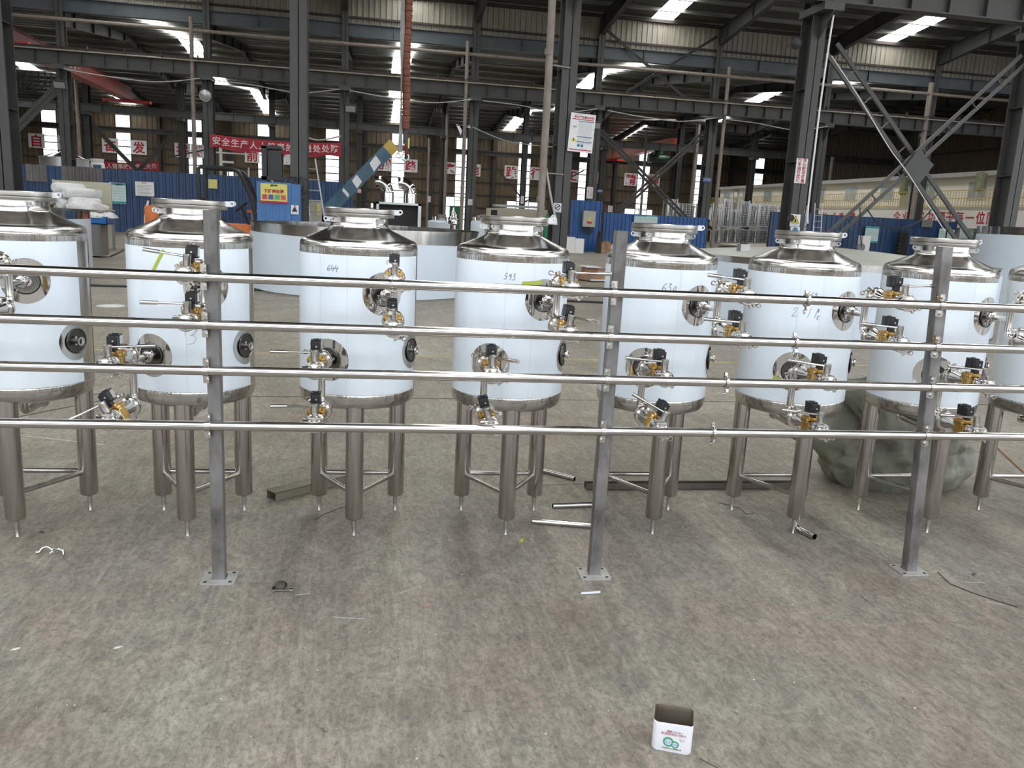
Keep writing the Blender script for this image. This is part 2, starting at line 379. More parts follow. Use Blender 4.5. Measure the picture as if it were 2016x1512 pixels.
# pale pipe below the eave, downpipes
st('roof_pipe', MB().cyl((-36, YB - .55, 8.75), (41, YB - .55, 8.75), .075, n=10), RUSTP, 'long pale pipe running under the eave of the middle row', 'pipe')
for (x, r, y, z0, z1, lab) in [(-7.75, .09, YB - .55, 0, 9.3, 'beside the banner column'), (4.35, .085, YB - .6, 0, 9.3, 'behind the orange hose'), (17.25, .09, YB - .5, 0, 9.2, 'beside the blue column plate'), (28.3, .13, YB - .5, 0, 9.3, 'behind the big cross brace'),
                     (-19.2, .13, YC - .5, 0, 9.0, 'left, beside the red crane'), (5.4, .11, YC - .5, 0, 9.0, 'right of the hoist hook'), (4.6, .09, YC + 6, 0, 7.2, 'beside the character board'), (21.2, .10, YC + 2, 0, 8.5, 'left of the wire cages'), (24.4, .15, YC - .4, 0, 9.0, 'above the wire cages'), (33.6, .12, YC - 4, 0, 7.0, 'in front of the office railing')]:
    p = MB().cyl((0, 0, z0), (0, 0, z1), r, n=12)
    for z in (2.2, 4.4, 6.4): p.lathe([(r + .015, z), (r + .015, z + .09)], 12)
    st('drain_pipe', p, RUSTP, 'vertical weathered drain pipe, ' + lab, 'drain pipe', loc=(x, y, 0))
p = MB().path([(0, 0, 0), (.02, 0, 4), (.0, 0, 7.9), (0, 0, 9)], .085, 14)
for z in (1.9, 5.1): p.lathe([(.1, z), (.1, z + .12)], 14)
p.bar((.05, 0, 2.55), (.55, .2, 2.55), .03, .03).bar((.05, 0, 4.9), (.55, .2, 4.9), .03, .03)
st('drain_pipe', p, RUSTP, 'fat weathered pipe standing left of the column with the safety notice', 'drain pipe', loc=(at(1070, 300, YA - .5).x, YA - .5, 0))
# ---- roofs: sheet, purlins, rafters, skylight strips
def roof(name, ya, za, yb, zb, x0, x1, strips, lab, sw=1.1, rnum=1):
    L = math.hypot(yb - ya, zb - za); A = math.atan2(zb - za, yb - ya)
    t = thing(name, lab, 'roof', (0, ya, za), kind='structure'); t.rotation_euler = (A, 0, 0)
    s = MB(); xs = sorted([x for x in strips]); cur = x0
    for x in xs + [None]:
        e = x - sw / 2 if x is not None else x1
        s.box(cur, e, 0, L, .16, .2); cur = (x + sw / 2) if x is not None else None
    s.build('roof_sheet', ROOFM, t)
    for x in xs: MB().box(x - sw / 2, x + sw / 2, 0, L, .17, .19).build('skylight', GLOW, t)
    p = MB(); n = int(L / 1.45)
    for i in range(n + 1):
        y = min(L - .08, i * L / n); p.box(x0, x1, y, y + .06, 0, .16).box(x0, x1, y + .06, y + .10, 0, .02)
    p.build('purlin', PURL, t)
    return t
def rafters(xs, ya, za, yb, zb, m, d0=.75, d1=.4):
    for x in xs:
        mb = MB()
        L = yb - ya; sl = (zb - za)
        def quad(w, o0, o1, h0, h1):
            # slice between two offsets below the roof line
            vs = [(-w, 0, -o0), (w, 0, -o0), (w, L, sl - o1), (-w, L, sl - o1), (-w, 0, -o0 - h0), (w, 0, -o0 - h0), (w, L, sl - o1 - h1), (-w, L, sl - o1 - h1)]
            mb.add(vs, [(0, 1, 2, 3), (7, 6, 5, 4), (4, 5, 1, 0), (5, 6, 2, 1), (6, 7, 3, 2), (7, 4, 0, 3)])
        quad(.12, .0, .0, .02, .02); quad(.01, .0, .0, d0, d1); quad(.12, d0, d1, .02, .02)
        for q in (.15, .4, .65, .9):
            mb.box(-.11, .11, L * q, L * q + .015, sl * q - (d0 + (d1 - d0) * q), sl * q)
        st('roof_beam', mb, m, 'tapered grey roof rafter', 'roof rafter', 'roof rafters', loc=(x, ya, za))
YR1 = (YA + YB) / 2; YR2 = (YB + YC) / 2; YR3 = (YC + YW) / 2
SK = [-22.2, -10.2, 1.8, 13.8, 25.8]
roof('roof_near', YR1, 12.1, YB, 11.05, -38, 43.5, SK, 'dark sheet roof above the near bay, right of its ridge')
roof('roof_near', YA, 11.05, YR1, 12.1, -38, 43.5, SK, 'dark sheet roof above the near bay, camera side')
roof('roof_middle', YB + .35, 9.3, YR2, 10.25, -38, 43.5, SK, 'low roof between middle and far columns, front slope')
roof('roof_middle', YR2, 10.25, YC, 9.3, -38, 43.5, SK, 'low roof between middle and far columns, rear slope')
SK3 = [-21, -9.0, 2.4, 13.0, 24.0]
roof('roof_far', YC, 9.3, YR3, 10.2, -38, 43.5, SK3, 'low roof in front of the far wall, front slope')
roof('roof_far', YR3, 10.2, YW, 9.4, -38, 43.5, SK3, 'low roof in front of the far wall, rear slope')
rafters([XB0 + 6 * i for i in range(9)], YR1, 12.08, YB, 11.0, GRST, .4, .8)
rafters([XB0 + 6 * i for i in range(9)], YB, 9.28, YR2, 10.22, DKST, .7, .35)
rafters([XB0 + 6 * i for i in range(9)], YR2, 10.22, YC, 9.28, DKST, .35, .7)
rafters([XC0 + 6 * i for i in range(10)], YC, 9.28, YR3, 10.18, DKST, .7, .35)
rafters([XC0 + 6 * i for i in range(10)], YR3, 10.18, YW, 9.38, DKST, .35, .6)
# roof over the photographer's own bay, with the same skylights
roof('roof_overhead', -1.5, 11.05, 9, 12.1, -38, 43.5, SK, 'roof above the camera bay, rear slope', 1.1)
roof('roof_overhead', 9, 12.1, YA, 11.05, -38, 43.5, SK, 'roof above the camera bay, front slope', 1.1)
# ---- braces
def lattice(p, q, gap, w, m, label, n=8):
    """two parallel channels joined by short rungs"""
    p = Vector(p); q = Vector(q); d = (q - p).normalized(); o = Vector((0, 1, 0)).cross(d).normalized() * gap / 2
    mb = MB()
    for s in (-1, 1): mb.bar(p + o * s, q + o * s, .06, w)
    for i in range(1, n): c = p + (q - p) * i / n; mb.bar(c - o, c + o, .05, .02)
    return mb
def brace(name, pts, m, lab, gap=.3, w=.1, n=9):
    mb = MB()
    for p, q in pts: 
        k = lattice(p, q, gap, w, m, lab, n); mb.add(k.v, k.f)
    c = (Vector(pts[0][0]) + Vector(pts[0][1])) / 2
    return mb
ya = YA
P1, P2 = at(1640, 95, ya), at(1905, 478, ya); P3, P4 = at(2010, 118, ya), at(1618, 478, ya)
t = thing('cross_brace', 'large dark crossed lattice brace between the two right-hand near columns', 'cross brace', (0, 0, 0), kind='structure')
lattice((P1.x, ya + .05, P1.z), (P2.x, ya + .05, P2.z), .34, .10, GRST, '', 8).build('falling_strut', GRST, t)
lattice((P3.x, ya - .1, P3.z), (P4.x, ya - .1, P4.z), .24, .08, GRST, '', 8).build('rising_strut', GRST, t)
c = at(1806, 330, ya - .15); MB().box(-.3, .3, -.02, .02, -.32, .32, tr(c.x, ya - .17, c.z) @ rot('Y', .6)).build('gusset_plate', GRST, t)
def xbrace(y, quads, m, lab, gap=.16, w=.05):
    t = thing('cross_brace', lab, 'cross brace', (0, 0, 0), kind='structure')
    for (a, b) in quads:
        A_, B_ = at(*a, y), at(*b, y); lattice(A_, B_, gap, w, m, '', 9).build('strut', m, t)
    return t
xbrace(YB + .1, [((1182, 258), (1352, 432)), ((1387, 262), (1200, 432))], DKST, 'crossed dark braces above the blue fence right of the safety notice', .17, .11)
xbrace(YB - .25, [((1190, 55), (1345, 190)), ((1412, 72), (1232, 182))], DKST, 'thin crossed braces in front of the pale upper cladding', .05, .08)
xbrace(YB + .1, [((114, 172), (28, 258))], GRST, 'slanting grey brace at upper left beneath the crane beam', .2, .17)
xbrace(YC, [((176, 240), (270, 336)), ((356, 250), (272, 336))], DKST, 'dark V-shaped brace in front of the fence at left', .12, .14)
xbrace(YC, [((430, 290), (330, 310))], DKST, 'thin brace behind the red banner', .05)
xbrace(YC + .2, [((978, 330), (1032, 396)), ((1150, 335), (1028, 400))], DKST, 'thin dark V brace behind the laser machine', .05)
# ---------------- steel tanks on three legs ----------------
RT = .276
def cyl_patch(rad, az, z, pr, n=28, mb=None, inner=0.0, seg=3):
    """round patch of radius pr lying on a cylinder of radius rad, at azimuth az"""
    mb = mb or MB(); vs = []; fs = []; rr = [inner + (pr - inner) * j / seg for j in range(seg + 1)]
    for r in rr:
        for i in range(n):
            a = 2 * PI * i / n; u = r * math.cos(a); w = r * math.sin(a); t = az + u / rad
            vs.append((rad * math.cos(t), rad * math.sin(t), z + w))
    for j in range(seg):
        for i in range(n): fs.append((j * n + i, j * n + (i + 1) % n, (j + 1) * n + (i + 1) % n, (j + 1) * n + i))
    return mb.add(vs, fs)
def wrap_text(txt, size, rad, az, z, bold=0.0, shear=.2):
    mb = text_mb(txt, size, bold=bold, shear=shear)
    mb.v = [(rad * math.cos(az + v[0] / rad), rad * math.sin(az + v[0] / rad), z + v[1]) for v in mb.v]
    return mb
def lug_mb(az, z, r0, r1, w=.03, h=.022, hole=.006, th=.008):
    """eyed plate standing out from the neck, eye facing the viewer"""
    M = rot('Z', az) @ tr(0, 0, z)
    mb = MB().box(r0, r1 - hole, -th / 2, th / 2, -h / 2, h / 2, M).box(r1 - hole, r1, -th / 2, th / 2, -h / 2, -hole, M)
    mb.lathe([(hole, -th * .6), (h * .5, -th * .6), (h * .5, th * .6), (hole, th * .6), (hole, -th * .6)], 16, M @ tr(r1, 0, h * .1) @ rot('X', PI / 2), cap=False)
    return mb
LABT = ['leftmost stainless tank, cut by the left picture edge, small hatch neck on top',
        'film-wrapped stainless tank with a slanted yellow-green tape strip, behind the left post',
        'film-wrapped stainless tank with 644 written on it, second right of the left post\'s tank',
        'film-wrapped stainless tank with 593 written on it and a level green tape strip',
        'film-wrapped stainless tank with 630 written on it, just right of the middle post',
        'film-wrapped stainless tank with 569 and 2 11 written on it',
        'film-wrapped stainless tank standing in front of the grey-green sack, behind the right post',
        'film-wrapped stainless tank cut by the right picture edge']
LABT[2] = 'film-wrapped stainless tank with 644 written on it and a long valve lever at its left'
SHORT = ['leftmost tank', 'slant-taped tank', 'third tank from the left', 'level-taped tank', 'tank beside the middle post', 'tank left of the sack', 'tank before the sack', 'edge-cut rightmost tank']
XT = [-1.70, -.955, -.186, .556, 1.312, 2.076, 2.84, 3.60]
YT = 3.99
def make_tank():
    t = thing('steel_tank', LABT[0], 'tank', (0, 0, 0), RZ, 'row of small steel tanks')
    prof = [(0, .600), (.10, .603), (.19, .615), (.245, .628), (.266, .638), (.274, .652), (RT, .668), (RT, 1.372), (.2745, 1.386), (.268, 1.398), (.257, 1.406), (.240, 1.411), (.15, 1.452), (.139, 1.460), (.134, 1.470), (.133, 1.488), (.133, 1.512)]
    MB().lathe(prof, 72).build('shell', SHELL, t, angle=25)
    a0, a1 = math.radians(20), math.radians(346)
    MB().lathe([(RT + .0003, 1.338), (RT + .0007, 1.339), (RT + .0007, 1.3705), (RT + .0001, 1.371)], 96, cap=False).build('polished_band', STREAK, t)
    MB().lathe([(RT + .0003, .676), (RT + .0007, .677), (RT + .0007, .702), (RT + .0001, .703)], 96, cap=False).build('polished_band', STREAK, t)
    MB().lathe([(RT + .0006, .700), (RT + .0018, .7005), (RT + .0018, 1.3395), (RT + .0006, 1.34)], 80, a0=a0, a1=a1, cap=False).build('protective_film', FILM, t)
    for z in (.700,):
        pass
    l = MB(); l.lathe([(.128, 1.508), (.161, 1.508), (.163, 1.511), (.163, 1.524), (.160, 1.526)], 64, cap=False)
    l.build('neck_flange', BRUSH, t)
    MB().lathe([(.158, 1.527), (.163, 1.527), (.1635, 1.530), (.1635, 1.545), (.161, 1.548), (.03, 1.5485), (0, 1.5485)], 64).build('lid', BRUSH, t)
    for a in (-183, -138, -45):
        o = lug_mb(math.radians(a), 1.492, .13, .158).build('clamp_lug', ALU2, t)
    for dy in (-.02, .02):
        lug_mb(0, 1.536, .15, .190, h=.024, hole=.0062, th=.006).build('hinge_eye', ALU2, t, M=tr(0, dy, 0))
    for a in (-90, 30, 150):
        ar = math.radians(a); lx, ly = .227 * math.cos(ar), .227 * math.sin(ar)
        g = MB().lathe([(.030, .085), (.0385, .087), (.042, .094), (.042, .640)], 32).build('leg', LEGM, t, M=tr(lx, ly, 0))
        MB().lathe([(.022, .087), (.012, .074), (.0115, .040), (.0085, .038), (.0085, .002), (.0095, 0)], 16).build('levelling_foot', BRUSH, g)
    pts = [Vector((.227 * math.cos(math.radians(a)), .227 * math.sin(math.radians(a)), .205)) for a in (-90, 30, 150)]
    for i in range(3):
        p, q = pts[i], pts[(i + 1) % 3]; d = (q - p).normalized()
        MB().cyl(p + d * .038, q - d * .038, .0125, n=14).build('leg_brace', LEGM, t)
    # ports
    for (a, z, pr) in ((-64, 1.172, .098), (-116, .862, .098), (-22, .893, .088)):
        ar = math.radians(a); M = rot('Z', ar) @ tr(RT, 0, z) @ rot('Y', PI / 2)
        o = cyl_patch(RT + .0026, ar, z, pr, inner=.054).build('port_plate', MIRROR, t)
        MB().lathe([(.058, .001), (.058, .007), (.0555, .008), (.053, .0035), (.016, .0015), (.013, .002)], 32, M, cap=False).build('port_dish', DISH, o)
        MB().lathe([(.0128, .0), (.0128, .022), (.021, .024), (.021, .030), (.012, .030), (.0095, .026), (.0095, .004), (0, .004)], 20, M).build('port_nozzle', STEEL, o)
    # drain below
    d = MB().path([(0, -.07, .625), (0, -.07, .575), (0, -.064, .56), (0, -.05, .551), (0, -.035, .549), (0, .13, .549)], .0185, 14)
    d.lathe([(.019, 0), (.0275, .002), (.0275, .010), (.019, .012)], 18, tr(0, .13, .549) @ rot('X', -PI / 2)).cyl((0, -.07, .60), (0, -.07, .588), .0225)
    d.build('drain_elbow', LEGM, t)
    return t
SHELL = mat('stainless_tank_shell', (.55, .53, .50), .20, 1.0, .14, 3.5, (9, 9, .25), rvar=.10, bump=.04, detail=7)
STREAK = mat('polished_streaky_band', (.58, .56, .53), .10, 1.0, .25, 22, (1, 1, .04), rvar=.06, bump=.55, detail=5)
DISH = mat('stainless_dark_dish', (.14, .13, .12), .28, 1.0, .1, 5)
ALU2 = mat('pale_cast_lug', (.60, .61, .62), .32, .8, .05, 9)
PEN = mat('marker_pen_ink', (.10, .11, .12), .5, 0, .1, 5)
proto = make_tank()
tanks = []
for k, x in enumerate(XT):
    o = proto if k == 0 else copy_tree(proto, label=LABT[k])
    o.location = rk(x, YT); o.rotation_euler = (0, 0, RZ); tanks.append(o)
R2 = RT + .0026
def on_tank(k, name, mb, m, lab=None):
    o = mb.build(name, m, tanks[k]); 
    return o
GL = {'6': [[(.6, 1), (.25, .75), (.08, .4), (.15, .08), (.45, .0), (.65, .2), (.5, .42), (.15, .35)]], '4': [[(.22, 1), (.0, .38), (.75, .42)], [(.62, .72), (.5, -.12)]], '5': [[(.25, 1), (.2, .6), (.55, .5), (.55, .15), (.1, 0)], [(.25, 1), (.65, 1)]],
      '9': [[(.6, .75), (.3, .95), (.15, .65), (.4, .5), (.6, .75), (.5, 0)]], '3': [[(.05, .92), (.5, 1), (.2, .58), (.55, .42), (.45, .05), (.0, .0)]], '0': [[(.4, .7), (.1, .4), (.2, .1), (.5, .15), (.5, .55), (.35, .7)]], '2': [[(.05, .75), (.15, .95), (.38, 1), (.48, .8), (.35, .45), (.05, .05), (.3, .02), (.65, .10)]],
      '1': [[(.4, 1), (.25, 0)]], 'T': [[(.0, 1), (.7, 1.05)], [(.4, 1), (.45, 0)]], '8': [[(.2, 1), (.6, .7), (.2, .35), (.4, .1), (.6, .4), (.2, .75), (.35, 1)]], 'R': [[(.1, .9), (.5, .8), (.15, .5), (.6, 0)], [(.2, .7), (.15, .1)]], ' ': [], '7': [[(.05, .95), (.6, .95), (.25, 0)]]}
def pen(k, txt, size, azd, z, w=.0011, gap=.72):
    mb = MB(); x = 0; r = R2 + .0004; az = math.radians(azd)
    for ch in txt:
        for st_ in GL[ch]:
            P_ = [Vector((x + px * size * .8 + py * size * .18, z + py * size)) for px, py in st_]
            for i in range(len(P_) - 1):
                p, q = P_[i], P_[i + 1]; d = (q - p).normalized(); n = Vector((-d.y, d.x)) * w; p = p - d * w * .6; q = q + d * w * .6
                mb.add([(r * math.cos(az + c.x / r), r * math.sin(az + c.x / r), c.y) for c in (p - n, q - n, q + n, p + n)], [(0, 1, 2, 3)])
        x += size * gap
    return on_tank(k, 'handwriting', mb, PEN)
pen(2, '644', .026, -118, 1.268); pen(3, '593', .028, -106, 1.262); pen(4, '630', .036, -106, 1.238); pen(5, '569', .024, -112, 1.235, .0009)
pen(5, '2 11', .046, -124, 1.135, .0009); pen(5, '8', .02, -100, 1.16, .0009); pen(5, 'R', .026, -100, 1.125, .0009); pen(1, 'T3', .055, -88, .96, .0006); pen(1, '3', .07, -82, .92, .0006)
def tape_on(k, az0, z0, az1, z1, w):
    mb = MB(); vs = []; n = 10
    d = Vector(((az1 - az0) * R2, z1 - z0)).normalized(); nn = Vector((-d.y, d.x)) * w / 2
    for i in range(n + 1):
        t = i / n; a = az0 + (az1 - az0) * t; z = z0 + (z1 - z0) * t
        for s in (-1, 1): vs.append(((R2 + .001) * math.cos(a + s * nn.x / R2), (R2 + .001) * math.sin(a + s * nn.x / R2), z + s * nn.y))
    mb.add(vs, [(2 * i, 2 * i + 1, 2 * i + 3, 2 * i + 2) for i in range(n)])
    return on_tank(k, 'tape_strip', mb, TAPE)
tape_on(1, math.radians(-114), 1.21, math.radians(-100), 1.33, .014)
tape_on(3, math.radians(-88), 1.246, math.radians(-68), 1.256, .018)
tape_on(5, math.radians(-135), .82, math.radians(-127), .81, .022)
# film seams (thin vertical lines)
for k, azs in enumerate([(-100,), (-83,), (-125, -98), (-103, -76), (-88,), (-118, -96), (-124, -88), (-110,)]):
    mb = MB()
    for a in azs:
        a = math.radians(a); mb.add([(R2 * math.cos(a + s * .0022), R2 * math.sin(a + s * .0022), z) for z in (.702, 1.338) for s in (-1, 1)], [(0, 1, 3, 2)])
    on_tank(k, 'film_seam', mb, FILMG)
# ---------------- header pipes ----------------
YP = 3.247
HP = [1.262, 1.079, .898, .675]
LV = ['top', 'second', 'third', 'bottom']
RP = .0191
def tri_clamp(R=.0325, w=.011, loose=False):
    """clamp ring lying round the Y axis with hinge, bolt and wing nut"""
    mb = MB().lathe([(R - .009, -w / 2), (R - .002, -w / 2), (R, -w / 4), (R, w / 4), (R - .002, w / 2), (R - .009, w / 2), (R - .009, -w / 2)], 28, rot('X', PI / 2), cap=False)
    mb.box(-.006, .006, -.006, .006, R - .003, R + .010).cyl((0, -.007, R + .008), (0, .007, R + .008), .004, n=8)
    mb.box(-.010, -.003, -.006, .006, -R - .012, -R + .003).box(.003, .010, -.006, .006, -R - .012, -R + .003)
    mb.cyl((-.012, 0, -R - .008), (.026, 0, -R - .008), .003, n=8).cyl((.010, 0, -R - .008), (.018, 0, -R - .008), .006, n=8)
    mb.ring(.008, .0022, 14, 6, tr(.024, 0, -R - .014) @ rot('X', PI / 2))
    return mb
pipes = []
for j, z in enumerate(HP):
    t = thing('header_pipe', '%s of the four long polished header pipes crossing the picture' % LV[j], 'pipe', rk(0, YP, z), RZ, 'four header pipes')
    xs = [1.72, 1.69, 1.40, 1.365][j]
    for (a, b) in ((-3.3, xs - .006), (xs + .006, 5.6)):
        p = MB().cyl((a, 0, 0), (b, 0, 0), RP, n=28)
        x = a + .35
        while x < b: p.lathe([(RP + .0004, 0), (RP + .0005, .002), (RP + .0004, .004)], 28, tr(x, 0, 0) @ rot('Y', PI / 2), cap=False); x += .744
        p.build('pipe_length', PIPEM, t)
    u = MB()
    for s in (-1, 1): u.lathe([(RP, 0), (.0255, .004), (.0255, .0065)], 28, tr(xs + s * .0075, 0, 0) @ rot('Y', -s * PI / 2 if s < 0 else -PI / 2), cap=False)
    u.build('union_ferrule', STEEL, t)
    c = tri_clamp(.031, .013); c.build('union_clamp', STEEL, t, M=tr(xs, 0, 0) @ rot('Z', PI / 2) @ rot('Y', .3))
    pipes.append(t)
# ---------------- posts ----------------
PLATE = mat('foot_plate_steel', (.42, .41, .38), .5, .5, .15, 9)
POSTS = [(-.712, -.712, 1.512, 'left'), (.893, .90, 1.512, 'middle'), (2.425, 2.350, 1.512, 'right')]
for i, (xb, xt, h, nm) in enumerate(POSTS):
    yb = YP + RP + .026
    t = thing('pipe_post', '%s square steel post carrying the four pipes, on a bolted foot plate' % nm, 'post', rk(xb, yb), RZ, 'posts of the pipe rack')
    q = MB().rbox(-.025, .025, -.025, .025, .006, h, .003, 2)
    sh = (xt - xb) / h
    q.v = [(x + sh * z, y, z) for x, y, z in q.v]; q.build('upright', DULL, t, angle=50)
    b = MB().rbox(-.068, .068, -.06, .06, 0, .007, .008, 3).build('foot_plate', PLATE, t)
    b2 = MB()
    for sx in (-1, 1):
        for sy in (-1, 1): b2.cyl((sx * .05, sy * .044, .0072), (sx * .05, sy * .044, .0078), .008, n=16)
    b2.build('bolt_hole', INK, b)
    w = MB()
    for a in range(4): w.cyl((-.026, -.026, .008), (.026, -.026, .008), .0035, n=8, M=rot('Z', a * PI / 2))
    w.build('weld_bead', STEEL, b)
    for j, z in enumerate(HP):
        x0 = sh * z - .022
        c = MB().lathe([(RP + .0006, -.011), (RP + .004, -.011), (RP + .004, .011), (RP + .0006, .011), (RP + .0006, -.011)], 24, tr(x0, -yb + YP, z) @ rot('Y', PI / 2), cap=False)
        for s in (-1, 1):
            zz = z + s * .031
            c.box(x0 - .011, x0 + .011, -yb + YP - .007, -yb + YP + .004, min(z + s * .020, z + s * .049), max(z + s * .020, z + s * .049))
            c.box(x0 - .009, x0 + .009, -yb + YP + .006, -yb + YP + .012, min(z + s * .020, z + s * .049), max(z + s * .020, z + s * .049))
            c.cyl((x0, -yb + YP - .010, zz + s * .004), (x0, -yb + YP + .022, zz + s * .004), .0052, n=8).cyl((x0, -yb + YP - .016, zz + s * .004), (x0, -yb + YP - .008, zz + s * .004), .0085, n=6)
        c.box(x0 - .008, x0 + .008, -.0405, -.024, z - .012, z + .012)
        c.build('pipe_clamp', STEEL, t)
# ---------------- valve sets ----------------
def make_valve():
    t = thing('valve_set', 'x', 'valve', (0, 0, 0), RZ, 'valve sets between tanks and header pipes')
    Y90 = rot('X', -PI / 2)
    MB().lathe([(.0135, .012), (.0135, .030), (.0245, .034), (.0245, .040)], 20, Y90, cap=False).build('stub', STEEL, t)
    c = tri_clamp(.0320, .012); c.build('pipe_side_clamp', STEEL, t, M=tr(0, .0405, 0) @ rot('Y', -.35))
    # ball valve body: two flanges, bolts, round middle
    b = MB().lathe([(.0235, .044), (.0235, .049), (.031, .050), (.031, .058), (.024, .060), (.0275, .072), (.024, .084), (.031, .086), (.031, .094), (.022, .095), (.020, .104), (0, .104)], 24, Y90)
    for i in range(4):
        a = PI / 4 + i * PI / 2; x, z = .0268 * math.cos(a), .0268 * math.sin(a)
        b.cyl((x, .046, z), (x, .099, z), .0032, n=8).cyl((x, .043, z), (x, .049, z), .0058, n=6).cyl((x, .095, z), (x, .101, z), .0058, n=6)
    b.cyl((0, .072, .02), (0, .072, .036), .011, n=14)
    b.build('ball_valve_body', STEEL, t)
    s = MB().lathe([(.0118, .030), (.0125, .032), (.0125, .055), (.0132, .056), (.0132, .069), (.012, .070), (0, .070)], 20)
    s = s.build('handle_stem', BRUSH, t, M=tr(0, .072, 0))
    h = MB().cyl((.008, 0, .062), (.105, 0, .066), .0042, n=10).cyl((.090, 0, .0655), (.098, 0, .0658), .0062, n=12).cyl((.095, 0, .0657), (.145, 0, .068), .0068, n=12)
    for i in range(3): h.cyl((.128 + i * .005, 0, .0725), (.128 + i * .005, 0, .0748), .0028, n=6)
    h.build('lever_handle', STEEL, s)
    # brass solenoid valve
    v = MB().lathe([(.0145, .104), (.0165, .106), (.0165, .116), (.0155, .120)], 8, Y90, cap=False)
    v.rbox(-.021, .021, .118, .188, -.021, .014, .008).rbox(-.028, .028, .121, .187, .014, .019, .012).rbox(-.028, .028, .121, .187, .0205, .028, .012).rbox(-.018, .018, .130, .180, .028, .036, .008)
    for sx in (-1, 1):
        for y in (.129, .179): v.cyl((sx * .021, y, .026), (sx * .021, y, .032), .004, n=6)
        v.box(sx * .0212 - .0014, sx * .0212 + .0014, .150, .156, -.02, .014).box(sx * .0212 - .0014, sx * .0212 + .0014, .168, .173, -.02, .014)
    v.lathe([(.0155, .186), (.0165, .190), (.0165, .200), (.0145, .202)], 8, Y90, cap=False)
    v.v = [(x * 1.15, y, z * 1.12) for x, y, z in v.v]; v.build('brass_valve_body', BRASS, t)
    k = MB().cyl((0, .152, .034), (0, .152, .056), .009, n=14).rbox(-.0175, .0175, .146, .188, .053, .096, .003).rbox(-.0165, .0165, .120, .1455, .058, .091, .003).box(-.008, .008, .125, .140, .036, .060)
    k.cyl((0, .165, .096), (0, .165, .099), .009, n=14)
    k = k.build('solenoid_coil', BLACKP, t)
    MB().cyl((.003, .1205, .075), (.003, .1188, .075), .0030, n=8).cyl((0, .165, .099), (0, .165, .1015), .005, n=6).build('coil_screw', ALU2, k)
    MB().box(.0177, .0181, .150, .184, .060, .090).build('rating_sticker', PAPER, k)
    # reducer and rear clamp
    r = MB().lathe([(.0145, .202), (.0165, .205), (.0165, .222), (.0285, .262), (.0285, .276), (.036, .279), (.036, .285)], 28, Y90, cap=False)
    for i in range(0, 3): a = i * 2.1 + .6; r.box(-.002, .002, .226, .262, .024, .030, rot('Y', a))
    r.build('reducer_cone', STEEL, t)
    tri_clamp(.0415, .014).build('tank_side_clamp', STEEL, t, M=tr(0, .288, 0) @ rot('Y', 2.6))
    MB().lathe([(.036, .291), (.036, .297), (.0255, .300), (.0135, .325), (.0127, .335)], 24, Y90, cap=False).build('ferrule', STEEL, t)
    return t
vp = make_valve()
UR = [-1.589, -.816, -.017, .713, 1.476, 2.214, 2.985, 3.755]
LR = [-1.865, -1.118, -.325, .399, 1.144, 1.893, 2.668, 3.44]
